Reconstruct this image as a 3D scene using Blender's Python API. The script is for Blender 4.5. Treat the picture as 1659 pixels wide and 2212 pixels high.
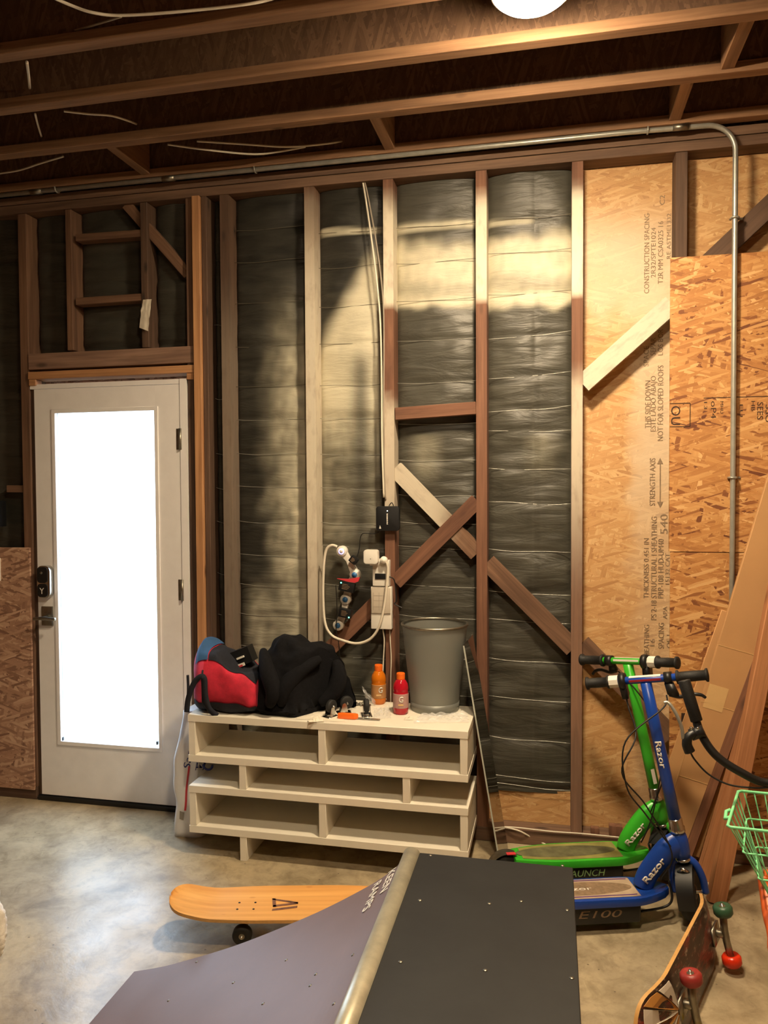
import bpy, bmesh, math, random
from mathutils import Vector, Matrix, noise
import numpy as np
for o in list(bpy.data.objects): bpy.data.objects.remove(o)
S = bpy.context.scene
col = S.collection
random.seed(7)
PI = math.pi

# ---------------------------------------------------------------- camera
F_PX, YAW, PITCH, ROLL = 1660.0, .216, -.0315, -.0059
CAM = Vector((2.5127, -3.3699, 1.5629))
_fw = Vector((-math.sin(YAW)*math.cos(PITCH), math.cos(YAW)*math.cos(PITCH), math.sin(PITCH)))
_r = Vector((math.cos(YAW), math.sin(YAW), 0)); _u = _r.cross(_fw)
_r2 = math.cos(ROLL)*_r + math.sin(ROLL)*_u
_u2 = -math.sin(ROLL)*_r + math.cos(ROLL)*_u
cd = bpy.data.cameras.new('camera'); cam = bpy.data.objects.new('camera', cd); col.objects.link(cam)
cd.sensor_fit = 'VERTICAL'; cd.sensor_height = 24; cd.lens = F_PX*24/2212
cd.clip_start = .05
cam.matrix_world = Matrix(((_r2.x,_u2.x,-_fw.x,CAM.x),(_r2.y,_u2.y,-_fw.y,CAM.y),(_r2.z,_u2.z,-_fw.z,CAM.z),(0,0,0,1)))
S.camera = cam
def ray(px, py): return _fw + _r2*((px-829.5)/F_PX) - _u2*((py-1106)/F_PX)
def W(px, py, Y=0.0):      # the point of the plane y=Y that the photograph shows at (px, py)
    d = ray(px, py); return CAM + d*((Y-CAM.y)/d.y)
def F(px, py, Z=0.0):      # the same for the plane z=Z
    d = ray(px, py); return CAM + d*((Z-CAM.z)/d.z)
def PX(x, z):              # wall position to measured photo coordinates (stud plane)
    d = Vector((x, 0, z))-CAM; k = d.dot(_fw)
    return 829.5+F_PX*d.dot(_r2)/k, 1106-F_PX*d.dot(_u2)/k

# ---------------------------------------------------------------- sky, lamps, exposure
wd = bpy.data.worlds.new('sky'); S.world = wd; wd.use_nodes = True
bg = wd.node_tree.nodes['Background']; bg.inputs[0].default_value = (.60, .78, 1, 1); bg.inputs[1].default_value = 8.0
S.view_settings.view_transform = 'Standard'; S.view_settings.look = 'None'
S.view_settings.gamma = 1; S.view_settings.exposure = 0.55; S.view_settings.use_curve_mapping = False
pl = bpy.data.lights.new('door_daylight_portal', 'AREA'); pl.shape = 'RECTANGLE'; pl.size = .56; pl.size_y = 1.60
pl.cycles.is_portal = True
po = bpy.data.objects.new('door_daylight_portal', pl); col.objects.link(po)
po.location = (.39, .125, 1.10); po.rotation_euler = (-PI/2, 0, 0)
LAMP_STRENGTH = 490.0
LAMP_COLOR = (1.0, .78, .51, 1)

# ---------------------------------------------------------------- node helpers
class NB:
    def __init__(s, name):
        s.m = bpy.data.materials.new(name); s.m.use_nodes = True
        s.t = s.m.node_tree; s.n = s.t.nodes; s.b = s.n['Principled BSDF']
    def node(s, typ, props=None, **ins):
        n = s.n.new('ShaderNode'+typ)
        for k, v in (props or {}).items(): setattr(n, k, v)
        for k, v in ins.items(): s.put(n, k.replace('_', ' '), v)
        return n
    def put(s, n, k, v):
        i = n.inputs[int(k)] if k.isdigit() else n.inputs[k]
        if hasattr(v, 'is_linked') or isinstance(v, bpy.types.NodeSocket): s.t.links.new(v, i)
        else: i.default_value = v
    def coords(s, scale=(1,1,1), rot=(0,0,0), rnd=True, tex=False):
        tc = s.node('TexCoord'); v = tc.outputs['Object']
        if rnd:
            oi = s.node('ObjectInfo'); mu = s.node('VectorMath', {'operation':'SCALE'})
            cx = s.node('CombineXYZ'); s.put(cx,'X',oi.outputs['Random']); s.put(cx,'Y',oi.outputs['Random']); s.put(cx,'Z',oi.outputs['Random'])
            s.put(mu,'0',cx.outputs[0]); s.put(mu,'Scale',37.0)
            ad = s.node('VectorMath'); s.put(ad,'0',v); s.put(ad,'1',mu.outputs[0]); v = ad.outputs[0]
        if tex: scale = tuple(1/q for q in scale)
        mp = s.node('Mapping', {'vector_type':'TEXTURE' if tex else 'POINT'}, Vector=v, Scale=scale, Rotation=rot)
        return mp.outputs[0]
    def noise(s, vec, scale=1, detail=4, rough=.55, dist=0):
        return s.node('TexNoise', Vector=vec, Scale=scale, Detail=detail, Roughness=rough, Distortion=dist).outputs['Fac']
    def ramp(s, fac, stops):
        r = s.node('ValToRGB'); s.put(r,'Fac',fac); e = r.color_ramp.elements
        while len(e) < len(stops): e.new(.5)
        for k, (p, c) in enumerate(stops):
            e[k].position = p; e[k].color = (*c, 1) if len(c) == 3 else c
        return r.outputs['Color']
    def mix(s, fac, a, b, mode='MIX'):
        n = s.node('Mix', {'data_type':'RGBA','blend_type':mode})
        s.put(n,'0',fac)
        for k, v in ((6,a),(7,b)):
            s.put(n,str(k), (*v,1) if isinstance(v, tuple) and len(v) == 3 else v)
        return n.outputs[2]
    def math(s, op, a, b=0.0, clamp=False):
        n = s.node('Math', {'operation':op,'use_clamp':clamp}); s.put(n,'0',a); s.put(n,'1',b); return n.outputs[0]
    def attr(s, name):
        return s.node('Attribute', {'attribute_name':name}).outputs['Fac']
    def bump(s, h, strength=.3, dist=.01):
        s.put(s.b,'Normal', s.node('Bump', Height=h, Strength=strength, Distance=dist).outputs[0])
    def set(s, **k):
        for a, v in k.items():
            s.put(s.b, a.replace('_',' '), (*v,1) if isinstance(v, tuple) and len(v) == 3 else v)
        return s.m
def lin(r, g, b): return tuple(((c/255)/12.92 if c/255 <= .04045 else ((c/255+.055)/1.055)**2.4) for c in (r,g,b))
def plain(name, c, rough=.5, metal=0, var=.12, scale=14, bump=0, spec=.5, **k):
    """solid colour with a little procedural mottling"""
    n = NB(name); v = n.coords()
    f = n.noise(v, scale, 4)
    d = tuple(x*(1-var) for x in c); l = tuple(min(1, x*(1+var)) for x in c)
    n.set(Base_Color=n.ramp(f, [(.3,d),(.7,l)]), Roughness=rough, Metallic=metal)
    n.put(n.b,'Specular IOR Level', spec)
    if bump: n.bump(n.noise(v, scale*6, 4), bump, .002)
    for a, x in k.items(): n.put(n.b, a.replace('_',' '), x)
    return n.m
PAINTC = lin(214, 206, 186)
def wood(name, dark, light, rough=.75, knots=True, tint=.25):
    n = NB(name); v = n.coords((16,16,1.0))
    g = n.noise(v, 1.6, 6, .6, .7); st = n.noise(n.coords((80,80,2.2)), 1.3, 3, .6)
    c = n.ramp(g, [(.28,dark),(.72,light)])
    c = n.mix(.35, c, n.ramp(st, [(.3,(.35,.3,.26)),(.65,(1,1,1))]), 'MULTIPLY')
    big = n.noise(n.coords((2.2,2.2,2.2)), 1.0, 3)
    c = n.mix(tint, c, n.ramp(big, [(.35,(.45,.36,.3)),(.65,(1,1,1))]), 'MULTIPLY')
    if knots:
        vo = n.node('TexVoronoi', Vector=n.coords((9,9,3.2)), Scale=1.0).outputs['Distance']
        c = n.mix(n.ramp(vo, [(.05,(.85,.85,.85)),(.13,(0,0,0))]), c, tuple(x*.3 for x in dark))
    p = n.attr('paint'); blot = n.noise(n.coords((22,22,9)), 1.4, 3)
    pf = n.math('MULTIPLY', p, n.ramp(blot, [(.22,(.62,)*3),(.5,(1,1,1))]), True)
    c = n.mix(pf, c, PAINTC)
    n.bump(st, .25, .003)
    return n.set(Base_Color=c, Roughness=rough)
def osb(name, stops, rough=.6, haze=0.0):
    """oriented strand board: layers of long flakes lying at slightly different angles, in the local xz plane"""
    n = NB(name)
    wv = n.noise(n.coords((1,1,1)), 9, 2)
    c = None; hs = None
    for k, (ang, sx, sz, thr) in enumerate(((.10,13,52,0),(-.45,12,46,.4),(.45,14,58,.5),(-.95,13,50,.6),(.95,14,54,.66),(-.15,11,70,.5),(-1.35,15,60,.78),(.28,9,84,.62),(-.3,10,90,.7))):
        v = n.coords((sx,1,sz), (0,ang,0), tex=True)
        ad = n.node('VectorMath'); n.put(ad,'0',v)
        cx = n.node('CombineXYZ'); n.put(cx,'X',n.math('MULTIPLY',wv,.3)); n.put(cx,'Z',n.math('MULTIPLY',wv,.6)); n.put(cx,'Y',k*7.3)
        n.put(ad,'1',cx.outputs[0])
        vo = n.node('TexVoronoi', {'distance':'CHEBYCHEV'}, Vector=ad.outputs[0], Scale=1.0, Randomness=1.0)
        sp = n.node('SeparateColor'); n.put(sp,'Color',vo.outputs['Color'])
        ck = n.ramp(sp.outputs[0], stops)
        streak = n.noise(n.coords((sx*1.5,1,sz*6), (0,ang,0), tex=True), 1, 3)
        ck = n.mix(.4, ck, n.ramp(streak, [(.3,(.55,.5,.42)),(.65,(1,1,1))]), 'MULTIPLY')
        if c is None: c = ck; hs = sp.outputs[0]
        else:
            mk = n.math('GREATER_THAN', sp.outputs[1], thr)
            c = n.mix(mk, c, ck)
            h2 = n.node('Mix', {'data_type':'FLOAT'}); n.put(h2,'0',mk); n.put(h2,'2',hs); n.put(h2,'3',sp.outputs[0]); hs = h2.outputs[0]
    p = n.attr('paint'); blot = n.noise(n.coords((5,5,5)), 1, 4)
    pf = n.math('MULTIPLY', p, n.ramp(blot, [(.25,(.6,)*3),(.6,(1,1,1))]), True)
    c = n.mix(pf, c, PAINTC)
    n.bump(hs, .25, .004)
    return n.set(Base_Color=c, Roughness=rough)
def emit(name, c, s):
    n = NB(name); n.set(Base_Color=c); n.put(n.b,'Emission Color',(*c,1)); n.put(n.b,'Emission Strength',s); return n.m
def clear(name, c, alpha, rough=.05, extra=None):
    """thin clear sheet: see-through with a glossy skin"""
    n = NB(name); v = n.coords()
    f = n.noise(v, 30, 3)
    tr = n.node('BsdfTransparent'); tr.inputs[0].default_value = (*c,1)
    n.set(Base_Color=(.8,.8,.8), Roughness=rough)
    if extra: n.bump(f, extra, .01)
    mx = n.node('MixShader'); mx.inputs[0].default_value = alpha
    n.t.links.new(tr.outputs[0], mx.inputs[1]); n.t.links.new(n.b.outputs[0], mx.inputs[2])
    n.t.links.new(mx.outputs[0], n.n['Material Output'].inputs[0]); return n.m

M = {}
M['stud'] = wood('old_stud_wood', lin(92,66,50), lin(142,108,84))
M['stud_red'] = wood('reddish_stud_wood', lin(98,64,48), lin(144,102,78))
M['stud_dark'] = wood('dark_stud_wood', lin(72,54,43), lin(114,88,70))
M['new'] = wood('new_lumber', lin(172,122,82), lin(212,162,114), .65)
M['plate'] = wood('plate_wood', lin(92,70,56), lin(140,110,88))
M['header'] = wood('pale_header_wood', lin(132,104,88), lin(178,144,122), tint=.4)
M['joist'] = wood('joist_flange_wood', lin(120,88,62), lin(168,128,94))
M['plank_a'] = wood('brown_plank', lin(98,64,46), lin(146,98,68))
M['plank_b'] = wood('orange_plank', lin(164,108,70), lin(202,144,98))
M['osb_web'] = osb('joist_web_board', [(0,lin(92,68,52)),(.5,lin(108,82,62)),(1,lin(124,96,74))])
M['osb_in'] = osb('strand_board_orange', [(0,lin(108,60,36)),(.06,lin(144,90,50)),(.2,lin(180,124,70)),(.6,lin(194,140,82)),(.9,lin(210,160,102)),(1,lin(224,180,124))])
M['osb_sh'] = osb('strand_board_pale', [(0,lin(180,134,86)),(.12,lin(196,150,98)),(.6,lin(204,160,108)),(1,lin(216,178,128))])
M['osb_left'] = osb('strand_board_weathered', [(0,lin(134,98,80)),(.3,lin(174,134,110)),(.7,lin(192,152,126)),(1,lin(214,178,150))])
M['deck'] = osb('ceiling_board', [(0,lin(90,58,38)),(.5,lin(120,80,50)),(1,lin(150,104,68))])

def film_mat():
    n = NB('black_insulation_film'); v = n.coords(rnd=False)
    a = n.noise(n.coords((3,3,16)), 1.5, 4, .6, .6); f = n.noise(n.coords((60,60,60)), 1, 2)
    c = n.ramp(a, [(.3,lin(34,34,31)),(.7,lin(57,56,50))])
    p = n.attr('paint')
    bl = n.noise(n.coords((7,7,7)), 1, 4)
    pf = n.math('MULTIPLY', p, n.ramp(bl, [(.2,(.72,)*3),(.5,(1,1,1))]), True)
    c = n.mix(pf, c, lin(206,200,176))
    n.bump(n.math('ADD', a, n.math('MULTIPLY', f, .06)), .35, .02)
    r = n.node('Mix', {'data_type':'FLOAT'}); n.put(r,'0',pf); n.put(r,'2',.46); n.put(r,'3',.62)
    return n.set(Base_Color=c, Roughness=r.outputs[0])
M['film'] = film_mat()
def concrete():
    n = NB('worn_concrete'); v = n.coords((1,1,1), rnd=False)
    a = n.noise(v, 1.1, 6, .6, .8); b = n.noise(v, 5.5, 6, .65, .5); d = n.noise(v, 60, 4)
    sp = n.noise(v, 2.3, 5, .6, 1.2)
    c = n.ramp(a, [(.28,lin(138,122,96)),(.46,lin(184,168,138)),(.58,lin(166,152,126)),(.75,lin(204,188,156))])
    c = n.mix(.75, c, n.ramp(b, [(.32,(.5,.47,.43)),(.6,(1,1,1))]), 'MULTIPLY')
    c = n.mix(n.ramp(sp, [(.52,(0,0,0)),(.64,(.55,)*3)]), c, lin(188,172,140))
    vo = n.node('TexVoronoi', Vector=v, Scale=14.0).outputs['Distance']
    c = n.mix(n.ramp(vo, [(.035,(.7,)*3),(.06,(0,0,0))]), c, lin(60,50,40))
    c = n.mix(.2, c, n.ramp(d, [(.3,(.6,.6,.6)),(.6,(1,1,1))]), 'MULTIPLY')
    e_ = n.noise(v, 13, 5, .7, 1.0)
    c = n.mix(.5, c, n.ramp(e_, [(.36,(.55,.53,.5)),(.52,(1,1,1))]), 'MULTIPLY')
    n.bump(b, .2, .01)
    rg = n.ramp(n.noise(v, 3, 4), [(.3,(.24,)*3),(.7,(.46,)*3)])
    return n.set(Base_Color=c, Roughness=rg)
M['concrete'] = concrete()
M['white_paint'] = plain('white_door_paint', lin(238,236,235), .45, var=.03)
M['lack'] = plain('white_laminate', lin(232,226,210), .42, var=.02)
M['black'] = plain('black_plastic', lin(22,23,25), .42, var=.2)
M['rubber'] = plain('black_rubber', lin(26,26,25), .7, var=.25, bump=.2)
M['rubber_grip'] = plain('black_grip_rubber', lin(20,20,20), .62, var=.2, scale=60, bump=.5)
M['chrome'] = plain('bright_metal', lin(200,200,196), .22, 1, .06)
M['galv'] = plain('galvanised_steel', lin(176,176,168), .38, .55, .12, 30)
M['dull_steel'] = plain('dull_steel', lin(150,146,134), .42, 1, .2, 40)
M['white_pl'] = plain('white_plastic', lin(232,228,218), .38, var=.03)
M['cable_white'] = plain('white_cable', lin(222,214,196), .5, var=.05)
M['cable_grey'] = plain('grey_cable', lin(150,140,126), .6, var=.1)
M['cable_black'] = plain('black_cable', lin(14,14,14), .5, var=.1)
M['blue_outlet'] = plain('blue_socket_plastic', lin(52,112,170), .4, var=.06)
M['red'] = plain('red_fabric', lin(196,36,60), .85, var=.2, scale=30, bump=.25)
M['pink'] = plain('pink_red_fabric', lin(206,64,96), .85, var=.15, scale=30, bump=.25)
M['navy'] = plain('black_navy_fabric', lin(24,27,38), .9, var=.3, scale=40, bump=.3)
M['bluefab'] = plain('blue_fabric', lin(44,84,128), .85, var=.15, bump=.2)
M['jacket'] = plain('black_knit_fabric', lin(17,17,20), .95, var=.35, scale=90, bump=.6, spec=.2)
M['cardboard'] = plain('cardboard', lin(190,146,98), .8, var=.06, scale=6)
M['tape'] = plain('paper_tape', lin(212,176,122), .55, var=.04)
M['green'] = plain('green_paint', lin(58,176,44), .3, var=.06)
M['blue'] = plain('blue_paint', lin(24,66,158), .3, var=.06)
M['mint'] = plain('mint_wire', lin(132,222,160), .4, var=.05)
M['orange'] = plain('orange_plastic', lin(244,112,28), .4, var=.05)
M['print_w'] = plain('white_print', lin(228,224,214), .55, var=.05)
M['print_g'] = plain('grey_print', lin(134,112,88), .7, var=.25, scale=60)
M['print_k'] = plain('black_print', lin(52,32,22), .8, var=.3, scale=60)
M['print_b'] = plain('blue_print', lin(48,58,128), .7, var=.1)
M['print_r'] = plain('red_print', lin(196,52,60), .7, var=.1)
M['mirror'] = plain('dark_mirror', (.42,.41,.39), .03, 1, .02)
M['glass_edge'] = plain('bright_glass_edge', lin(190,194,184), .2, var=.05)
M['seam'] = plain('dark_seam_thread', lin(96,90,76), .7)
M['paper'] = plain('white_paper', lin(226,218,200), .8, var=.04)
M['sack'] = plain('white_sack', lin(238,235,230), .6, var=.05, scale=8, bump=.15)
M['grip_tape'] = plain('black_skate_surface', lin(22,23,23), .62, var=.35, scale=9, bump=.12)
M['ramp'] = plain('brown_ramp_surface', lin(116,98,97), .5, var=.06, scale=5, spec=.3)
M['pipe'] = plain('scuffed_steel_pipe', lin(178,172,150), .36, .35, .2, 22)
def bamboo():
    n = NB('bamboo_veneer'); v = n.coords((1.3,26,26), rnd=False)
    a = n.noise(v, 1, 4, .5); s = n.noise(n.coords((.2,40,1), rnd=False), 1, 1)
    vo = n.node('TexVoronoi', Vector=n.coords((9,22,1), rnd=False), Scale=1.0).outputs['Distance']
    c = n.ramp(a, [(.3,lin(212,150,78)),(.7,lin(236,182,108))])
    c = n.mix(.3, c, n.ramp(s, [(.4,(.72,.66,.56)),(.6,(1,1,1))]), 'MULTIPLY')
    c = n.mix(n.ramp(vo, [(.06,(.4,)*3),(.13,(0,0,0))]), c, lin(178,112,50))
    return n.set(Base_Color=c, Roughness=.4)
M['bamboo'] = bamboo()
def deckgfx():
    n = NB('worn_deck_graphic'); v = n.coords((1,1,1), rnd=False)
    a = n.noise(n.coords((5,16,16), rnd=False), 1, 6, .7, .4); b = n.noise(n.coords((24,70,70), rnd=False), 1, 4, .7)
    c = n.ramp(a, [(.34,lin(26,20,18)),(.5,lin(60,38,28)),(.58,lin(120,44,32)),(.68,lin(40,26,20))])
    c = n.mix(n.ramp(b, [(.56,(0,0,0)),(.66,(.6,)*3)]), c, lin(168,152,130))
    return n.set(Base_Color=c, Roughness=.4)
M['deckgfx'] = deckgfx()
M['ply'] = plain('maple_ply_edge', lin(206,160,96), .5, var=.1, scale=50)
M['ivory'] = plain('ivory_paint', lin(196,186,170), .45, var=.05)
M['tan'] = plain('tan_paint', lin(176,122,58), .45, var=.08)
M['teal'] = plain('teal_bushing', lin(48,142,150), .4)
def mesh_metal():
    n = NB('grey_wire_mesh'); v = n.coords(rnd=False)
    n.set(Base_Color=lin(142,144,138), Roughness=.45, Metallic=.35)
    n.bump(n.noise(v, 240, 2), .3, .002)
    tr = n.node('BsdfTransparent'); mx = n.node('MixShader'); mx.inputs[0].default_value = .74
    n.t.links.new(tr.outputs[0], mx.inputs[1]); n.t.links.new(n.b.outputs[0], mx.inputs[2])
    n.t.links.new(mx.outputs[0], n.n['Material Output'].inputs[0]); return n.m
M['wiremesh'] = mesh_metal()
M['pane'] = clear('door_glass', (.97,.99,1), .06, .02)
M['poly'] = clear('clear_plastic_bag', (1,1,1), .30, .12, .6)
M['dome'] = clear('clear_plastic_dome', (.95,.98,.95), .25, .08)
M['juice_o'] = plain('orange_drink', lin(206,112,22), .12, var=.04)
M['juice_r'] = plain('red_drink', lin(176,22,40), .12, var=.04)
M['label_o'] = plain('tan_bottle_label', lin(178,128,80), .45, var=.05)
M['label_r'] = plain('grey_red_bottle_label', lin(176,138,132), .45, var=.05)
M['bulb'] = emit('lit_lamp_diffuser', LAMP_COLOR[:3], LAMP_STRENGTH)
M['bulb_far'] = emit('lit_far_lamp_diffuser', LAMP_COLOR[:3], LAMP_STRENGTH*.6)
M['led_g'] = emit('green_led', (.1,1,.6), 6)
M['led_p'] = emit('purple_led', (.35,.3,1), 3)
M['led_w'] = emit('white_led', (.9,1,.9), 3)
M['drywall'] = plain('plain_board_wall', lin(150,112,76), .8, var=.1, scale=3)

# ---------------------------------------------------------------- mesh helpers
def crom(pts, n=8, closed=False):
    P = [Vector(p) for p in pts]; out = []; L = len(P)
    rng = range(L if closed else L-1)
    for i in rng:
        if closed: a, b, c, d = P[(i-1) % L], P[i], P[(i+1) % L], P[(i+2) % L]
        else: a, b, c, d = P[max(i-1,0)], P[i], P[i+1], P[min(i+2,L-1)]
        for k in range(n):
            t = k/n
            out.append(.5*((2*b)+(c-a)*t+(2*a-5*b+4*c-d)*t*t+(3*b-a-3*c+d)*t**3))
    if not closed: out.append(P[-1])
    return out
class MB:
    def __init__(s): s.v = []; s.f = []
    def add(s, vs, fs):
        k = len(s.v); s.v += [Vector(p) for p in vs]; s.f += [tuple(i+k for i in q) for q in fs]; return s
    def box(s, x0,x1,y0,y1,z0,z1):
        return s.add([(x0,y0,z0),(x1,y0,z0),(x1,y1,z0),(x0,y1,z0),(x0,y0,z1),(x1,y0,z1),(x1,y1,z1),(x0,y1,z1)],
            [(0,3,2,1),(4,5,6,7),(0,1,5,4),(1,2,6,5),(2,3,7,6),(3,0,4,7)])
    def obox(s, a, b, w, d, front=(0,-1,0)):
        """bar from a to b (centre line of its front face), w wide, d deep behind that face"""
        a = Vector(a); b = Vector(b); z = (b-a).normalized(); f = Vector(front); f = (f-z*f.dot(z)).normalized()
        x = z.cross(f)
        q = []
        for e in (a, b):
            for sx, sd in ((-1,0),(1,0),(1,1),(-1,1)): q.append(e+x*(sx*w/2)-f*(sd*d))
        return s.add(q, [(3,2,1,0),(4,5,6,7),(0,1,5,4),(1,2,6,5),(2,3,7,6),(3,0,4,7)])
    def tube(s, pts, r, seg=10, closed=False, smooth=0, caps=True):
        P = crom(pts, smooth, closed) if smooth else [Vector(p) for p in pts]
        n = len(P)
        R = r if callable(r) else (lambda t: r)
        T = []
        for i in range(n):
            if closed: t = P[(i+1) % n]-P[i-1]
            else: t = P[min(i+1,n-1)]-P[max(i-1,0)]
            T.append(t.normalized() if t.length > 1e-9 else Vector((0,0,1)))
        u = T[0].orthogonal().normalized(); vs = []
        for i in range(n):
            u = (u-T[i]*u.dot(T[i])); u = u.normalized() if u.length > 1e-9 else T[i].orthogonal().normalized()
            w = T[i].cross(u); rr = R(i/(n-1))
            for k in range(seg):
                a = 2*PI*k/seg; vs.append(P[i]+(u*math.cos(a)+w*math.sin(a))*rr)
        fs = []
        for i in range(n if closed else n-1):
            j = (i+1) % n
            for k in range(seg): fs.append((i*seg+k, i*seg+(k+1)%seg, j*seg+(k+1)%seg, j*seg+k))
        if caps and not closed:
            fs.append(tuple(range(seg))[::-1]); fs.append(tuple((n-1)*seg+k for k in range(seg)))
        return s.add(vs, fs)
    def lathe(s, prof, c=(0,0,0), axis=(0,0,1), seg=28, ripple=None):
        c = Vector(c); z = Vector(axis).normalized(); x = z.orthogonal().normalized(); y = z.cross(x)
        vs = []
        for (r, h) in prof:
            for k in range(seg):
                a = 2*PI*k/seg; rr = r*(1+(ripple(k) if ripple else 0))
                vs.append(c+x*(rr*math.cos(a))+y*(rr*math.sin(a))+z*h)
        fs = []
        for i in range(len(prof)-1):
            for k in range(seg): fs.append((i*seg+k, i*seg+(k+1)%seg, (i+1)*seg+(k+1)%seg, (i+1)*seg+k))
        if prof[0][0] > 1e-6: fs.append(tuple(range(seg))[::-1])
        if prof[-1][0] > 1e-6: fs.append(tuple((len(prof)-1)*seg+k for k in range(seg)))
        return s.add(vs, fs)
    def prism(s, poly, a, b):
        """closed outline of Vectors swept from offset a to offset b"""
        n = len(poly); a = Vector(a); b = Vector(b)
        vs = [Vector(p)+a for p in poly]+[Vector(p)+b for p in poly]
        fs = [tuple(range(n))[::-1], tuple(range(n,2*n))]+[(i,(i+1)%n,(i+1)%n+n,i+n) for i in range(n)]
        return s.add(vs, fs)
    def grid(s, fn, nu, nv, wrap=False):
        vs = [fn(i/(nu-1) if not wrap else i/nu, j/(nv-1)) for j in range(nv) for i in range(nu)]
        fs = []
        for j in range(nv-1):
            for i in range(nu if wrap else nu-1):
                k = (i+1) % nu; fs.append((j*nu+i, j*nu+k, (j+1)*nu+k, (j+1)*nu+i))
        return s.add(vs, fs)
    def mesh(s, name, off=None, smooth=False, bevel=0, seg=2, mtx=None, weld=False):
        me = bpy.data.meshes.new(name)
        vs = s.v
        if off is not None: o = Vector(off); vs = [v-o for v in vs]
        if mtx is not None: vs = [mtx @ v for v in vs]
        me.from_pydata([tuple(v) for v in vs], [], s.f)
        bm = bmesh.new(); bm.from_mesh(me)
        if weld: bmesh.ops.remove_doubles(bm, verts=bm.verts, dist=1e-5)
        bmesh.ops.recalc_face_normals(bm, faces=bm.faces)
        if bevel: bmesh.ops.bevel(bm, geom=list(bm.edges), offset=bevel, segments=seg, affect='EDGES', profile=.6)
        bm.to_mesh(me); bm.free()
        if smooth or bevel:
            me.polygons.foreach_set('use_smooth', [True]*len(me.polygons))
            if smooth is not True or bevel: 
                try: me.set_sharp_from_angle(angle=math.radians(38))
                except Exception: pass
        me.update(); return me
def link(name, me, mat, parent=None):
    o = bpy.data.objects.new(name, me); col.objects.link(o)
    if mat is not None: me.materials.append(M[mat] if isinstance(mat, str) else mat)
    if parent: o.parent = parent
    return o
def tag(o, label=None, cat=None, group=None, kind=None):
    if label: o['label'] = label
    if cat: o['category'] = cat
    if group: o['group'] = group
    if kind: o['kind'] = kind
    return o
OFF = {}
def thing(name, label, cat, loc=(0,0,0), rz=0, group=None):
    """an Empty at the thing's base; parts built in world coordinates are moved by its location"""
    o = bpy.data.objects.new(name, None); col.objects.link(o); o.empty_display_size = .05
    o.location = loc; o.rotation_euler = (0,0,rz); OFF[o.name] = Vector(loc)
    return tag(o, label, cat, group)
def part(name, mb, mat, root, smooth=False, bevel=0, seg=2, local=False, label=None):
    """child mesh; its root (or root's root) gives the offset unless the shape is already local"""
    off = None if local else OFF.get(root.name)
    o = link(name, mb.mesh(name, off, smooth, bevel, seg), mat, root)
    OFF[o.name] = off if off is not None else Vector((0,0,0))
    if local: OFF[o.name] = Vector((0,0,0))
    if label: o['label'] = label
    return o
def solo(name, mb, mat, label, cat, base, smooth=False, bevel=0, group=None, kind=None):
    """a thing that is one mesh, its origin at base"""
    o = link(name, mb.mesh(name, base, smooth, bevel), mat); o.location = base; OFF[o.name] = Vector(base)
    return tag(o, label, cat, group, kind)
def setpaint(o, fn):
    me = o.data; at = me.attributes.new('paint', 'FLOAT', 'POINT')
    mw = o.matrix_basis
    at.data.foreach_set('value', [fn(mw @ v.co) for v in me.vertices])
def beam(name, a, b, w, d, mat, parent, front=(0,-1,0), n=1, paint=None, bevel=.002, edge=0):
    """board from a to b: own local z runs along the grain"""
    a = Vector(a); b = Vector(b); z = (b-a).normalized(); f = Vector(front); f = (f-z*f.dot(z)).normalized(); x = f.cross(z)
    L = (b-a).length; mb = MB(); mb.box(-w/2,w/2,-d,0,0,L)
    me = mb.mesh(name)
    bm = bmesh.new(); bm.from_mesh(me)
    if n > 1:
        le = [e for e in bm.edges if abs((e.verts[0].co-e.verts[1].co).z) > L*.5]
        bmesh.ops.subdivide_edges(bm, edges=le, cuts=n-1, use_grid_fill=True)
    elif bevel: bmesh.ops.bevel(bm, geom=list(bm.edges), offset=bevel, segments=1, affect='EDGES')
    bm.to_mesh(me); bm.free()
    o = link(name, me, mat, parent)
    o.matrix_basis = Matrix(((x.x,f.x,z.x,a.x),(x.y,f.y,z.y,a.y),(x.z,f.z,z.z,a.z),(0,0,0,1)))
    if paint: setpaint(o, paint)
    return o
def text(name, s, mat, parent, org, xdir, ydir, h, width=None, ext=.0006, local=False, shear=0, bold=0, align='LEFT', sp=1.0):
    """flat lettering: org = start of the baseline, h = cap height"""
    cu = bpy.data.curves.new(name, 'FONT'); cu.body = s; cu.size = h/.70; cu.shear = shear; cu.offset = bold; cu.align_x = align
    cu.space_character = sp; cu.resolution_u = 3
    t = bpy.data.objects.new(name, cu)
    me = bpy.data.meshes.new_from_object(t); bpy.data.objects.remove(t); bpy.data.curves.remove(cu)
    me.name = name
    xs = [v.co.x for v in me.vertices]
    sx = 1.0
    if width and xs: sx = width/(max(xs)-min(xs))
    X = Vector(xdir).normalized(); Y = Vector(ydir).normalized(); Z = X.cross(Y)
    off = Vector((0,0,0)) if local else OFF.get(parent.name, Vector((0,0,0)))
    o0 = Vector(org)-off
    bm = bmesh.new(); bm.from_mesh(me)
    r = bmesh.ops.extrude_face_region(bm, geom=list(bm.faces))
    for v in bm.verts: v.co = o0 + X*(v.co.x*sx) + Y*v.co.y
    for v in r['geom']:
        if isinstance(v, bmesh.types.BMVert): v.co += Z*ext
    bm.to_mesh(me); bm.free()
    return link(name, me, mat, parent)
def sst(a, b, t):
    t = max(0, min(1, (t-a)/(b-a))) if a != b else float(t > a)
    return t*t*(3-2*t)
def nz(x, y, z=0): return noise.noise(Vector((x, y, z)))

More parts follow.
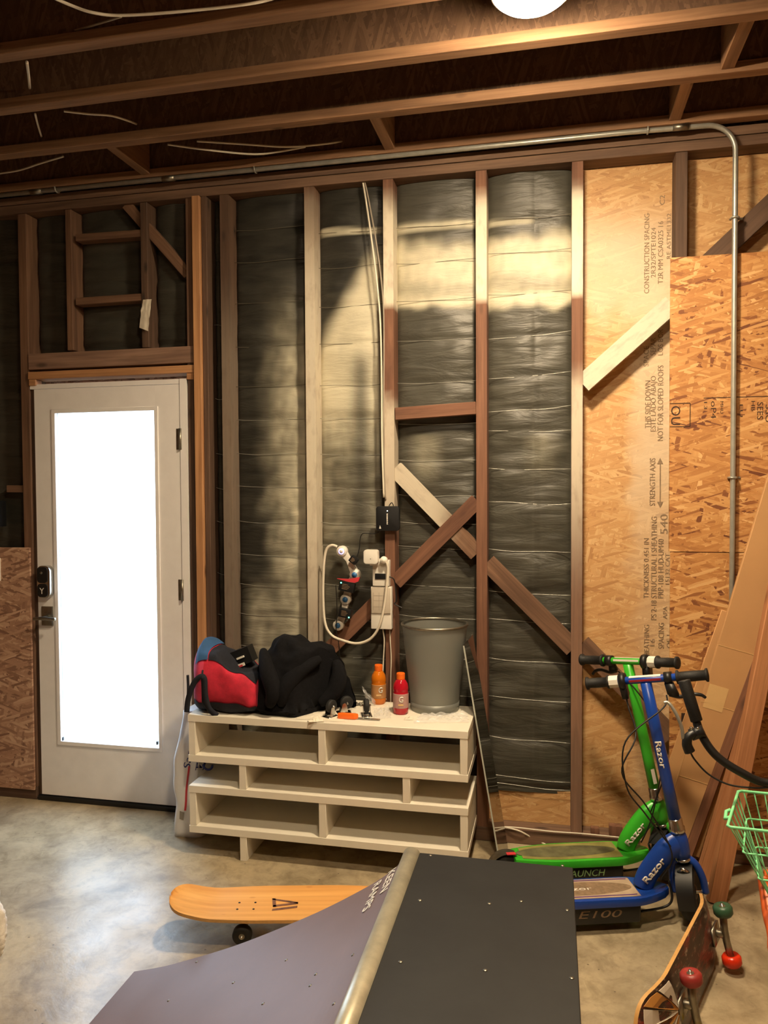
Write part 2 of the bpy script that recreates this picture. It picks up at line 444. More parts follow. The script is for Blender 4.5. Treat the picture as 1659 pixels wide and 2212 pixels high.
# ================================================================ THE SETTING
X0, X1, Y0, ZC = -1.8, 4.6, -6.2, 3.31
DEP = .10                                   # stud depth
o = link('floor', MB().box(X0,X1,Y0,.35,-.12,0).mesh('floor'), 'concrete'); tag(o, kind='structure')
o = link('ground', MB().box(-12,16,.35,22,-.2,-.06).mesh('ground'), 'concrete'); tag(o, kind='structure')
for nm, bx in (('wall_left',(X0-.1,X0,Y0,.11,0,3.6)),('wall_right',(X1,X1+.1,Y0,.11,0,3.6)),('wall_front',(X0,X1,Y0-.1,Y0,0,3.6))):
    tag(link(nm, MB().box(*bx).mesh(nm), 'drywall'), kind='structure')
# ---- ceiling: board deck, I-shaped joists that run along the back wall
ceil = tag(link('ceiling', MB().box(X0,X1,Y0,.112,ZC,ZC+.03).mesh('ceiling'), 'deck'), kind='structure')
JZ = 3.012
JY = [-.045, -.405, -.755, -1.075] + [-1.075-.345*k for k in range(1,15)]
for jy in JY:
    wb = beam('joist', (X0,jy-.005,JZ+.15), (X1,jy-.005,JZ+.15), .22, .010, 'osb_web', ceil)
    iv = wb.matrix_basis.inverted()
    for z0 in (JZ, ZC-.038):
        fl = beam('joist_flange', (X0,jy-.025,z0+.019), (X1,jy-.025,z0+.019), .038, .05, 'joist', wb)
        fl.matrix_basis = iv @ fl.matrix_basis
def blocking(px, py, py2, y0, y1, w=.045, h=.22, px2=None):
    a = F(px, py, JZ); 
    x = a.x
    return beam('joist_block', (x,y0,JZ+.012), (x,y1,JZ+.012), w, h, 'joist', ceil, front=(0,0,-1))
for (px,py) in ((265,345),(822,288),(1477,210)):
    blocking(px, py, 0, -.382, -.07)
blocking(1608, 70, 0, -.73, -.43)
# ---- back wall: outer boards behind the studs, with the door opening
sh = MB()
DX0, DX1, DZ1 = -.028, .818, 2.09
sh.box(X0,DX0,DEP,DEP+.012,0,ZC); sh.box(DX1,X1,DEP,DEP+.012,0,ZC); sh.box(DX0,DX1,DEP,DEP+.012,DZ1,ZC)
wall = tag(link('wall_back', sh.mesh('wall_back'), 'osb_left'), kind='structure'); OFF[wall.name] = Vector((0,0,0))
# how thick the white overspray lies, by measured place on the wall
def p_stud(kind):
    def fn(v):
        px, py = PX(v.x, v.z); n = nz(px/25, py/40)*14
        if kind == 'B': return .82*sst(430,640,py+n)*(1-.35*sst(1180,1400,py)) + .25*sst(400,440,py)*(1-sst(430,640,py))
        if kind == 'C': return max(.95*sst(395,470,py)*(1-sst(658,662,py)), .68*sst(840,890,py+n)*(1-sst(1085,1160,py+n)))
        if kind == 'D': return .92*sst(400,450,py)*(1-sst(640,648,py))
        if kind == 'E': return max(.97*sst(390,430,py)*(1-sst(638,642,py)), .7*sst(775,850,py+n)*(1-.9*sst(980,1320,py)))
        if kind == 'A': return .16*sst(560,800,py)
        if kind == 'brace_hi': return .88*sst(-1,1,1485-px)
        if kind == 'brace_lo': return .75*(1-sst(930,1000,px+n))
        return 0
    return fn
def vstud(x0, x1, z0, z1, mat='stud', y=0, d=DEP, kind=None, name='stud', tw=0):
    return beam(name, ((x0+x1)/2,y,z0), ((x0+x1)/2+tw,y,z1), x1-x0, d, mat, wall, n=90 if kind else 1, paint=p_stud(kind) if kind else None)
ZB, ZT = .062, 2.927
for a, b, mt, kd in ((1.000,1.042,'stud_dark','A'),(1.411,1.457,'stud','B'),(1.777,1.822,'stud_red','C'),(2.187,2.234,'stud_red','D'),(2.591,2.637,'stud_red','E')):
    vstud(a, b, ZB, ZT, mt, kind=kd)
for a, b in ((3.004,3.05),(3.41,3.455),(3.82,3.865),(4.23,4.275)): vstud(a, b, ZB, ZT, 'stud_dark')
for a, b in ((-.075,-.028),(-.49,-.445),(-.90,-.855),(-1.31,-1.265)): vstud(a, b, ZB, ZT, 'stud')
vstud(.868, .906, 0, ZT, 'new', y=-.022, d=.122)                      # pale post beside the door
vstud(.908, .934, 0, ZT, 'stud_dark', y=-.004, d=.10)
vstud(.826, .864, 0, 2.157, 'stud_dark')                              # trimmers of the opening
vstud(-.026, -.004, 0, 2.157, 'stud_dark', y=.012, d=.085)
vstud(.826, .862, 2.235, ZT, 'stud')
vstud(.19, .222, 2.245, ZT, 'stud'); vstud(.592, .628, 2.24, ZT, 'stud_dark')
a = W(67,792); b = W(421,774)
beam('header', (-.026,-.006,2.197), (.866,-.006,2.197), .078, .10, 'header', wall)
beam('trim_board', (-.026,-.012,2.128), (.866,-.012,2.128), .036, .10, 'new', wall)
for x in (-.006,.842): beam('trim_board', (x-.018,-.008,2.094), (x+.02,-.008,2.094), .03, .05, 'new', wall)
for (x1,y1),(x2,y2) in (((163,513),(307,503)),((163,651),(307,641))):
    beam('blocking', W(x1,y1,.004), W(x2,y2,.004), .034, .06, 'stud', wall)
beam('brace', W(271,440,.02), W(405,592,.02), .05, .04, 'stud', wall)
beam('blocking', W(14,1056,.01), W(50,1056,.01), .035, .06, 'stud', wall)
beam('blocking', W(853,894,.004), W(1028,881,.004), .055, .04, 'stud_red', wall)
# plates
for nm, z0, z1 in (('top_plate',2.929,2.970),('top_plate',2.973,3.010)):
    beam(nm, (X0,0,(z0+z1)/2), (X1,0,(z0+z1)/2), z1-z0, .10, 'plate', wall)
beam('rim_board', (X0,.05,3.16), (X1,.05,3.16), .29, .03, 'osb_web', wall)
beam('bottom_plate', (X0,-.004,.031), (-.03,-.004,.031), .06, .11, 'stud_dark', wall)
beam('bottom_plate', (.83,-.004,.031), (X1,-.004,.031), .06, .11, 'plate', wall)
# diagonal braces, cut between the studs
def dbrace(pts, w, d, y, kind=None, mat='stud_red'):
    for (a, b) in pts:
        beam('brace', W(*a,y), W(*b,y), w, d, mat, wall, n=24, paint=p_stud(kind) if kind else None)
dbrace([((852,1012),(1030,1196))], .072, .038, .012, 'brace_lo', 'stud')
dbrace([((1052,1215),(1238,1402))], .075, .038, .012, None, 'stud')
dbrace([((1258,1392),(1452,1592))], .075, .038, .02, None, 'stud')
dbrace([((712,1402),(832,1282))], .066, .036, .012, None, 'stud_red')
dbrace([((854,1258),(1030,1082))], .066, .036, .004, None, 'stud_red')
dbrace([((1258,829),(1452,656))], .078, .05, .012, 'brace_hi', 'stud')
dbrace([((1484,612),(1760,352))], .078, .05, .012, None, 'stud_dark')
# ---- insulation: one batt with black film per bay
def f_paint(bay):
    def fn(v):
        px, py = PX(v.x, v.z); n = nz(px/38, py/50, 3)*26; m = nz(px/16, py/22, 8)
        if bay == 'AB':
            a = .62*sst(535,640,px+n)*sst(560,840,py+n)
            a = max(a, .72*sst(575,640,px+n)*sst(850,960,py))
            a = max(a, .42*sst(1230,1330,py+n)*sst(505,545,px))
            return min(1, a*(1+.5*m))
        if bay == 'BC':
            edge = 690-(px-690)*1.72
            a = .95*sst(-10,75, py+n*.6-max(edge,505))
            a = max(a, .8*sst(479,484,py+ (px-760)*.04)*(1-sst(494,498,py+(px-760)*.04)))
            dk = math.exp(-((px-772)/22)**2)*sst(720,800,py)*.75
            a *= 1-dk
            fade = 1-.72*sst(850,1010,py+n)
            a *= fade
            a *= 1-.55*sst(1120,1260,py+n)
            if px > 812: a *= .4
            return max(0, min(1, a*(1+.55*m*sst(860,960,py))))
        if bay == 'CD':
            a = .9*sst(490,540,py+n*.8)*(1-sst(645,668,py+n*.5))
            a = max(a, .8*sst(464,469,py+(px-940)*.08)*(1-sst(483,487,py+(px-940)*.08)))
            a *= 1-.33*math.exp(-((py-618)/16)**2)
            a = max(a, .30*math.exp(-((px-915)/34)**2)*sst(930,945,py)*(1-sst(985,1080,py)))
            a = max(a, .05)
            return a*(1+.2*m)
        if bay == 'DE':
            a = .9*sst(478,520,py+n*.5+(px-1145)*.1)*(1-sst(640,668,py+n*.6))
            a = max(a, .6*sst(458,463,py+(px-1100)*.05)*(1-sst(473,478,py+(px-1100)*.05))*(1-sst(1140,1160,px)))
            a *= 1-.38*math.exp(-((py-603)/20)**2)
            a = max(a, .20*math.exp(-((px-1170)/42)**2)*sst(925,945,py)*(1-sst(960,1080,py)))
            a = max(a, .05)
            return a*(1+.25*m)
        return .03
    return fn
def wire_z(px, ys): return [W(px, y, .05).z for y in ys]
BAYS = [
 ('AB', 1.042, 1.411, .062, 2.927, 580, [490,560,650,745,832,905,979,1051,1128,1200,1265,1330,1400]),
 ('BC', 1.457, 1.777, .062, 2.927, 755, [497,573,658,739,830,902,981,1055,1131,1181,1265,1340,1420,1500]),
 ('CD', 1.822, 2.187, .062, 2.927, 940, [484,562,645,732,824,914,993,1070,1130,1183,1266,1334,1420,1500,1590]),
 ('DE', 2.234, 2.591, .20, 2.927, 1145, [466,540,630,722,809,882,929,1012,1086,1190,1282,1343,1429,1512,1600,1684,1701]),
 ('L0', -.445, -.075, .062, 2.927, 20, [560,700,860,980,1120]),
 ('L1', -.028, .19, 2.245, 2.927, 110, [540,600,684,742]),
 ('L2', .222, .592, 2.245, 2.927, 235, [540,607,686,745]),
 ('L3', .628, .826, 2.245, 2.927, 360, [540,600,684,742]),
 ('KA', .934, 1.0, .062, 2.927, 470, [560,700,860,980,1055,1128,1240,1330]),
]
for (bay, x0, x1, z0, z1, cpx, ys) in BAYS:
    wz = wire_z(cpx, ys); W_ = x1-x0
    nu = max(10, int(W_/.011)); nv = int((z1-z0)/.0125)
    def fn(u, t, x0=x0, W_=W_, z0=z0, z1=z1, wz=wz, bay=bay):
        x = x0+W_*u; z = z0+(z1-z0)*t
        e = (4*u*(1-u))**.45
        pin = sum(math.exp(-((z-q)/.016)**2) for q in wz)
        edge = abs(2*u-1)**2
        w = nz(x*4, z*26, 1)*.010*edge + nz(x*7, z*9, 5)*.006 + nz(x*3+z*5, z*6-x*4, 9)*.012 + nz(x*18, z*30, 2)*.002
        y = .094-.032*e-w*e**.5+.007*min(1,pin)*e
        if bay == 'DE': y += .006*math.exp(-((x-2.437)/.006)**2)
        if z < z0+.03: y += .01
        return (x, min(y,.098), z)
    mb = MB().grid(fn, nu, nv)
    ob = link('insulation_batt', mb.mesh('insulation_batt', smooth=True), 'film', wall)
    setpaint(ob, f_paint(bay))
    if bay in ('L0','L1','L2','L3'): continue
    for q, ypx in zip(wz, ys):
        if q < z0+.03: continue
        sl = 0 if ypx < 850 else -.012*min(1,(ypx-850)/300)
        if bay == 'DE' and ypx in (809,882,722): sl = .02
        sk = random.uniform(-.004,.004)
        pts = [(x0+.001, .066, q-sl*.5), (x0+W_*.3, .066, q-sl*.2-.004+sk), (x0+W_*.7, .066, q+sl*.2-.004-sk), (x1-.001, .066, q+sl*.5)]
        if ypx < 860 and bay in ('BC','AB') or ypx < 660: mt = 'seam'
        else: mt = 'galv'
        wi = link('support_wire', MB().tube(pts, .0011, 5, smooth=4).mesh('support_wire', smooth=True), mt, wall)
# ---- board sheathing seen in the open bay between two studs, with its printing
def osb_paint(v):
    px, py = PX(v.x, v.z); n = nz(px/40, py/50, 4)*60
    a = .62*sst(395,520,py)*(1-sst(640,760,py+n+ (1445-px)*.2))
    a = max(a, .50*sst(1345,1400,px+n*.5)*sst(380,520,py)*(1-.55*sst(950,1300,py)))
    return a
pan = link('board_panel', MB().grid(lambda u,t: (2.637+.367*u, .098, .062+2.865*t), 16, 110).mesh('board_panel'), 'osb_sh', wall); setpaint(pan, osb_paint); OFF[pan.name] = Vector((0,0,0))
pan2 = link('board_panel', MB().box(3.05,4.5,.095,.0985,2.30,2.927).mesh('board_panel'), 'osb_sh', wall)
pan3 = link('board_panel', MB().box(2.234,2.591,.088,.0985,.062,.21).mesh('board_panel'), 'osb_sh', wall)
def vprint(s, xb, y0, y1, xt, mat='print_g'):
    """lettering that runs up the board: baseline at photo column xb, from row y0 up to row y1, cap tops at column xt"""
    a = W(xb, y0, .0972); b = W(xb, y1, .0972); h = (W(xb,y0,.0972)-W(xt,y0,.0972)).length
    text('lettering', s, mat, pan, a, (0,0,1), (-1,0,0), h, b.z-a.z, ext=.0008, bold=.0)
for args in (('THIS SIDE DOWN',1405,925,822,1393),('ESTE LADO ABAJO',1416,933,813,1405),('NOT FOR SLOPED ROOFS',1432,953,790,1420),
    ('STRENGTH AXIS',1415,1093,990,1403),('540',1442,1155,1112,1426),('THICKNESS 0.451 IN',1401,1293,1163,1390),
    ('PS 2-18 STRUCTURAL I SHEATHING',1418,1340,1117,1406),('PRP-108 HUD-UM40',1433,1293,1165,1421),('15132 CAT',1446,1265,1198,1437),
    ('APA',1441,1337,1310,1432),('SHEATHING',1402,1425,1350,1391),('16',1414,1400,1384,1404),('SPACING',1434,1402,1346,1422),('OF 1',1450,1400,1372,1440),
    ('SPACE',1401,792,748,1390),('SEPAR',1416,768,730,1405),('LOS BOR',1432,768,712,1421),
    ('CONSTRUCTION SPACING',1402,634,462,1391),('2R32/SPTE1024',1416,600,492,1406),('T2R MM CSA0325 16',1432,613,478,1421),('C2',1436,443,422,1425),('RE ASTME1332',1449,560,462,1440)):
    vprint(*args)
a = W(1426,1084,.0965); b = W(1426,1002,.0965)
mb = MB().box(a.x-.0022,a.x+.0022,.0960,.0972,a.z,b.z)
for p, s in ((a,-1),(b,1)): mb.prism([(p.x-.012,.0960,p.z),(p.x+.012,.0960,p.z),(p.x,.0960,p.z+s*.026)], (0,0,0), (0,.001,0))
link('arrow_print', mb.mesh('arrow_print'), 'print_g', pan)
# ---- orange strand board screwed over the studs at the right
ZS = W(1500,1193,-.012).z
def sheet(x0,x1,z0,z1,mat='osb_in',y=-.012):
    q = link('board_panel', MB().box(0,x1-x0,0,.0115,0,z1-z0).mesh('board_panel', bevel=.0012, seg=1), mat, wall); q.location = (x0,y,z0); OFF[q.name] = Vector((x0,y,z0)); return q
up = sheet(2.984, 4.5, ZS+.0015, 2.498); lo = sheet(2.990, 4.5, .062, ZS-.0015)
sheet(-.95, -.036, .05, 1.274, 'osb_left')
def blackbox(px0,py0,px1,py1,w=.003):
    m = MB()
    a = W(px0,py0,-.0122); b = W(px1,py1,-.0122)
    if abs(a.x-b.x) > abs(a.z-b.z): m.box(a.x,b.x,-.0128,-.0122,a.z-w/2,a.z+w/2)
    else: m.box(a.x-w/2,a.x+w/2,-.0128,-.0122,min(a.z,b.z),max(a.z,b.z))
    return m
for q in ((1447,872,1491,872),(1491,871,1491,921),(1447,922,1491,922),(1520,860,1700,860)):
    part('print_line', blackbox(*q), 'print_k', up)
def dprint(s, px, py, ht, ln, par=None):
    a = W(px, py, -.0122); text('lettering', s, 'print_k', par or up, a, (0,0,-1), (1,0,0), ht, ln, ext=.0006)
dprint('OU', 1450, 876, .036, .078); dprint('13', 1521, 864, .012, .03); dprint('oP4', 1536, 866, .02, .07); dprint('MHU', 1556, 866, .012, .05)
dprint('EU', 1598, 872, .012, .05); dprint('HB', 1623, 865, .014, .04); dprint('SEES', 1636, 868, .022, .07); dprint('SSU', 1654, 873, .02, .07)
dprint('TET', 1506, 1495, .03, .12, lo); dprint('I', 1472, 1500, .016, .10, lo)
# wood offcuts lying on the plate, and scraps of paper on the studs
for k, (px,py,w,h,d) in enumerate(((1285,1796,.036,.028,.03),(1330,1800,.055,.045,.035))):
    p = W(px,py,.03); solo('wood_offcut', MB().box(p.x-w/2,p.x+w/2,.015,.015+d,.0615,.0615+h), 'stud_red',
        ('small' if k == 0 else 'larger')+' reddish wood offcut lying on the bottom plate beside the stud', 'wood block', (p.x,.03,.0615), bevel=.002)
p = W(315,648,-.004)
solo('paper_scrap', MB().grid(lambda u,t: (p.x-.025+.05*u+.02*(t-.5)*-1, -.006-.012*abs(nz(u*3,t*4))-.006*u, p.z-.13*t-.02*u*t), 8, 14), 'paper',
     'torn pale paper scrap hanging from a cripple stud above the door', 'paper', (p.x,-.01,p.z-.13), smooth=True)
# ---- door
door = tag(bpy.data.objects.new('door_1', None), kind='structure'); col.objects.link(door); OFF[door.name] = Vector((0,0,0))
SX0, SX1, SZ0, SZ1 = -.001, .783, .03, 2.060
ga = W(124,892,.0); gb = W(348,1610,.0); GX0, GX1 = .112, .655
GZ1 = W(130,891,0).z; GZ0 = W(135,1602,0).z
for nm, bx in (('stile',(SX0,GX0,0,.044,SZ0,SZ1)),('stile',(GX1,SX1,0,.044,SZ0,SZ1)),('rail',(GX0,GX1,0,.044,GZ1,SZ1)),('rail',(GX0,GX1,0,.044,SZ0,GZ0))):
    part(nm, MB().box(*bx), 'white_paint', door)
g = MB(); t = .016
for bx in ((GX0-t,GX0+.004,-.006,.0,GZ0-t,GZ1+t),(GX1-.004,GX1+t,-.006,.0,GZ0-t,GZ1+t),(GX0,GX1,-.006,.0,GZ1-.004,GZ1+t),(GX0,GX1,-.006,0,GZ0-t,GZ0+.004)): g.box(*bx)
part('glazing_bead', g, 'white_paint', door, bevel=.0015, seg=1)
part('pane', MB().box(GX0,GX1,.018,.024,GZ0,GZ1), 'pane', door)
for px,py in ((137,1596),(341,1605)):
    q = W(px,py,.017); part('glazing_clip', MB().box(q.x-.004,q.x+.004,.008,.018,q.z-.006,q.z+.01), 'black', door)
for nm, bx in (('jamb',(.786,.822,-.004,.095,.0,2.085)),('jamb',(-.024,-.004,.046,.095,0,2.085)),('jamb_head',(-.024,.822,.0,.095,2.062,2.085))):
    part(nm, MB().box(*bx), 'white_paint', door)
part('threshold', MB().box(-.02,.786,-.006,.11,.0,.024), 'black', door, bevel=.003)
part('door_sweep', MB().box(SX0,SX1,.004,.040,.0242,.0298), 'rubber', door)
for z in (1.80, 1.08, .30):
    h = part('hinge', MB().lathe([(.007,-.05),(.007,.05)], (.786,-.006,z), seg=12), 'dull_steel', door, smooth=True)
    part('hinge_leaf', MB().box(.764,.786,-.0015,.0,z-.05,z+.05), 'dull_steel', h)
# keypad lock
q0 = W(84,1291,-.02); q1 = W(120,1222,-.02)
def rrect(x0,x1,z0,z1,r,y,n=6):
    out = []
    for cx,cz,a0 in ((x1-r,z1-r,0),(x0+r,z1-r,PI/2),(x0+r,z0+r,PI),(x1-r,z0+r,1.5*PI)):
        for k in range(n+1): a = a0+PI/2*k/n; out.append((cx+r*math.cos(a), y, cz+r*math.sin(a)))
    return out
lx0, lx1, lz0, lz1 = .018, .092, q0.z, q1.z
lk = part('keypad_lock', MB().prism(rrect(lx0,lx1,lz0,lz1,.028,0), (0,0,0), (0,-.034,0)), 'chrome', door, bevel=.004)
part('lock_cover', MB().prism(rrect(lx0+.005,lx1-.012,(lz0+lz1)/2-.005,lz1-.006,.018,-.034), (0,0,0), (0,-.004,0)), 'black', lk)
part('lock_base', MB().prism(rrect(lx0+.005,lx1-.012,lz0+.006,(lz0+lz1)/2-.009,.018,-.034), (0,0,0), (0,-.004,0)), 'black', lk)
part('thumb_button', MB().lathe([(.007,0),(.006,.003)], (.047,-.038,lz1-.035), (0,-1,0), 14), 'dull_steel', lk, smooth=True)
text('lettering', 'Y', 'print_w', lk, (.036,-.0385,lz0+.022), (1,0,0), (0,0,1), .030, ext=.0008)
rz = W(104,1331,-.01).z
ro = part('lever_rose', MB().box(.024,.084,-.012,0,rz-.048,rz+.048), 'dull_steel', door, bevel=.002)
hd = part('lever_handle', MB().tube([(.056,-.012,rz-.006),(.056,-.05,rz-.006)], .010, 12), 'dull_steel', door, smooth=True)
part('lever', MB().tube([(.012,-.052,rz-.008),(.05,-.056,rz-.004),(.09,-.056,rz-.004),(.13,-.052,rz-.006)], lambda t: .0085-.002*abs(t-.4), 12, smooth=6), 'dull_steel', hd, smooth=True)
# stuff on the wall at the far left
q = W(4,1105,-.02)
bxo = solo('wall_box', MB().box(q.x-.16,q.x+.012,-.09,-.001,1.38,1.51), 'black', 'black box with a white sticker on the studs beside the door', 'control box', (q.x-.07,-.04,1.38), bevel=.004)
z_ = W(4,1090,-.09).z
part('sticker', MB().box(q.x-.05,q.x+.008,-.0912,-.09,z_-.016,z_+.016), 'print_w', bxo)
q = W(0,1230,-.014)
solo('wall_plate', MB().box(q.x-.07,q.x+.004,-.019,-.0122,q.z-.058,q.z+.058), 'white_pl', 'white switch plate on the weathered strand board left of the door', 'wall plate', (q.x-.03,-.015,q.z-.058), bevel=.002)

# ================================================================ LAMP, CONDUIT, CABLES
def led_disc(x, y, label, glow='bulb'):
    z = 2.996
    t = thing('ceiling_lamp', label, 'lamp', (x,y,z+.012), group='round ceiling lamps')
    part('mounting_pan', MB().lathe([(.0,.014),(.118,.014),(.118,-.006),(.111,-.010),(0,-.010)], (x,y,z), seg=40), 'white_pl', t, smooth=True)
    part('diffuser', MB().lathe([(.105,-.0102),(.103,-.018),(.090,-.028),(.063,-.035),(.032,-.039),(0,-.040)], (x,y,z), seg=40), glow, t, smooth=True)
led_disc(2.452, -1.068, 'lit round ceiling lamp under the joist near the insulated wall')
led_disc(2.44, JY[7]-.0, 'lit round ceiling lamp under a joist farther from the insulated wall', 'bulb_far')
# conduit along the joist and down the wall
cy = -.045; zc = 3.002
con = thing('electrical_conduit', 'galvanised steel conduit along the ceiling edge bending down the right wall', 'conduit', (3.225,cy,.9))
R = .105; xd = 3.224
pts = [(X0,cy-.012,zc), (2.6,cy-.012,zc)] + [(xd-R, cy, zc-.002)]
arc = [(xd-R+R*math.sin(a), cy+.012*math.sin(a), zc-R+R*math.cos(a)) for a in [PI/2*k/10 for k in range(0,11)]]
part('pipe', MB().tube([(X0,cy-.012,zc),(2.80,cy-.012,zc)]+arc+[(xd,-.034,1.4),(xd-.002,-.034,.3)], .0105, 12), 'galv', con, smooth=True)
for x in (F(355,378,zc).x, F(75,412,zc).x, F(1475,262,zc).x):
    part('coupling', MB().tube([(x-.03,cy-.012,zc),(x+.03,cy-.012,zc)], .0145, 12), 'dull_steel', con, smooth=True)
for x in (F(117,406,zc).x, F(1402,270,zc).x, 1.2):
    part('pipe_strap', MB().tube([(x,cy-.030,zc+.008),(x,cy-.026,zc-.01),(x,cy-.010,zc-.013),(x,cy+.004,zc-.008),(x,cy+.016,zc+.008)], .004, 6), 'galv', con, smooth=True)
for py in (470,1032):
    q = W(1590 if py < 600 else 1584, py, -.034)
    st = part('pipe_strap', MB().tube([(xd-.014,-.016,q.z),(xd-.010,-.044,q.z),(xd+.006,-.046,q.z),(xd+.013,-.034,q.z),(xd+.016,-.014,q.z),(xd+.032,-.014,q.z)], .005, 6), 'galv', con, smooth=True)
# cables
def cable(name, pts, r, mat, label, cat='cable', group=None, sm=8):
    P = [W(*q) if len(q) == 3 else Vector(q[0]) for q in pts]
    base = min(P, key=lambda v: v.z)
    return solo(name, MB().tube(P, r, 7, smooth=sm), mat, label, cat, base, smooth=True, group=group)
def cz(px, py, z): return (F(px,py,z),)
cable('house_cable', [(784,394,.02),(790,430,.01),(803,520,-.004),(814,610,-.006),(821,690,-.006),(824,800,-.006),(825,950,-.006),(829,1075,-.006)], .0042, 'cable_white',
      'flat white cable hanging down beside a stud to the black router')
cable('house_cable', [(788,394,.02),(796,430,.012),(812,520,-.002),(824,610,-.004),(829,690,-.004),(829,830,-.004),(828,960,-.004),(833,1080,-.004)], .0036, 'cable_grey',
      'second thinner grey cable hanging close beside the flat white one')
CL = 'cables in the ceiling'
cable('house_cable', [cz(95,-14,3.03),cz(150,10,3.03),cz(200,27,3.02),cz(265,33,3.02),cz(400,24,3.02),cz(540,8,3.03),cz(600,-6,3.06)], .0045, 'cable_white', 'long white cable sagging under the joists nearest the room', group=CL)
cable('house_cable', [cz(262,36,3.04),cz(190,58,3.06),cz(110,80,3.08)], .0035, 'cable_grey', 'thin grey cable branching off the long sagging white cable', group=CL)
cable('house_cable', [cz(58,134,3.03),cz(62,165,3.05),cz(64,190,3.08)], .0050, 'cable_white', 'short white cable end rising behind the second joist', group=CL)
cable('house_cable', [cz(76,246,3.03),cz(82,270,3.05),cz(90,296,3.08)], .0042, 'cable_white', 'short white cable end rising behind the third joist', group=CL)
cable('house_cable', [cz(138,240,3.03),cz(190,246,3.03),cz(240,250,3.04),cz(280,262,3.06),cz(301,271,3.10)], .0042, 'cable_white', 'white cable curving up against the third joist web', group=CL)
cable('house_cable', [cz(-10,376,3.05),cz(40,368,3.04),cz(90,352,3.03),cz(137,338,3.03)], .0042, 'cable_white', 'white cable slanting between joists above the door corner', group=CL)
cable('house_cable', [cz(362,312,3.03),cz(450,324,3.02),cz(545,333,3.02),cz(600,328,3.03),cz(660,317,3.05)], .0042, 'cable_white', 'lower of two white cables sagging beside the conduit', group=CL)
cable('house_cable', [cz(425,305,3.03),cz(520,311,3.03),cz(620,317,3.03),cz(700,311,3.05),cz(745,304,3.10)], .0042, 'cable_white', 'upper of two white cables sagging beside the conduit', group=CL)
cable('house_cable', [cz(1518,52,3.03),cz(1560,62,3.05),cz(1598,80,3.10)], .003, 'cable_grey', 'thin cable end by the far right joist block', group=CL) if False else None

# ================================================================ POWER THINGS ON THE WALL
BY = -.02
def sub(px, py, Y=-.02): return W(px, py, Y)
q = sub(838,1120,-.02)
rt = thing('router', 'square black router with white lettering mounted on the stud', 'router', (q.x,-.002,q.z-.05))
part('case', MB().prism(rrect(q.x-.053,q.x+.053,q.z-.055,q.z+.055,.014,-.002), (0,0,0), (0,-.028,0)), 'black', rt, bevel=.003)
text('lettering', 'Lefthander', 'print_w', rt, (q.x-.003,-.0305,q.z+.022), (0,0,-1), (1,0,0), .006, .048, ext=.0006) if False else None
mbk = MB()
for k in range(11):
    zz = q.z+.022-.0045*k; mbk.box(q.x-.004,q.x+.0025-.002*(k % 2),-.0306,-.0300,zz-.0030,zz)
part('lettering', mbk, 'print_w', rt)
part('logo', MB().prism([(q.x-.038,-.0306,q.z-.045),(q.x-.029,-.0306,q.z-.045),(q.x-.034,-.0306,q.z-.030)], (0,0,0), (0,.0006,0)), 'print_w', rt)
part('indicator_light', MB().lathe([(.0025,0),(.002,.001)], (q.x-.0005,-.030,q.z+.034), (0,-1,0), 10), 'led_w', rt)
cable('router_cable', [(839,1096,-.012),(842,1090,-.014),(846,1086,-.016),(849,1090,-.016),(850,1097,-.012)], .0022, 'cable_black', 'black cable looping out of the top of the router')
# jointed power strip
ps = thing('power_strip', 'white jointed power strip with round blue sockets on the wall', 'power strip', W(737,1350,-.01))
N = [(737.6,1191),(766,1241.7),(746,1295),(730,1351)]
C3 = [W(*p, -.012) for p in N]
for k, c in enumerate(C3):
    d = part('socket_disc', MB().lathe([(.0235,0),(.0245,.006),(.0245,.028),(.022,.033)], (c.x,.018,c.z), (0,-1,0), 28), 'white_pl', ps, smooth=True)
    if k == 0:
        part('power_button', MB().lathe([(.009,0),(.008,.003)], (c.x,-.015,c.z), (0,-1,0), 20), 'white_pl', d, smooth=True)
        part('button_ring', MB().tube([(c.x+.0115*math.cos(a),-.0155,c.z+.0115*math.sin(a)) for a in [2*PI*i/24 for i in range(24)]], .0014, 6, closed=True), 'led_p', d)
    else:
        part('socket_face', MB().lathe([(.0125,0),(.0125,.0025)], (c.x,-.015,c.z), (0,-1,0), 24), 'blue_outlet', d, smooth=True)
for k in range(3):
    a, b = C3[k], C3[k+1]; m = (a+b)/2
    dv = (b-a).normalized(); nv = Vector((-dv.z,0,dv.x))
    off = nv*(-.010 if k == 1 else .006)
    P = [a+nv*.019, a*.6+b*.4+nv*.011+off, b+nv*.019, b-nv*.019, a*.6+b*.4-nv*.012+off, a-nv*.019]
    part('link_arm', MB().prism([(v.x,-.006,v.z) for v in P], (0,0,0), (0,.024,0)), 'white_pl', ps, bevel=.003)
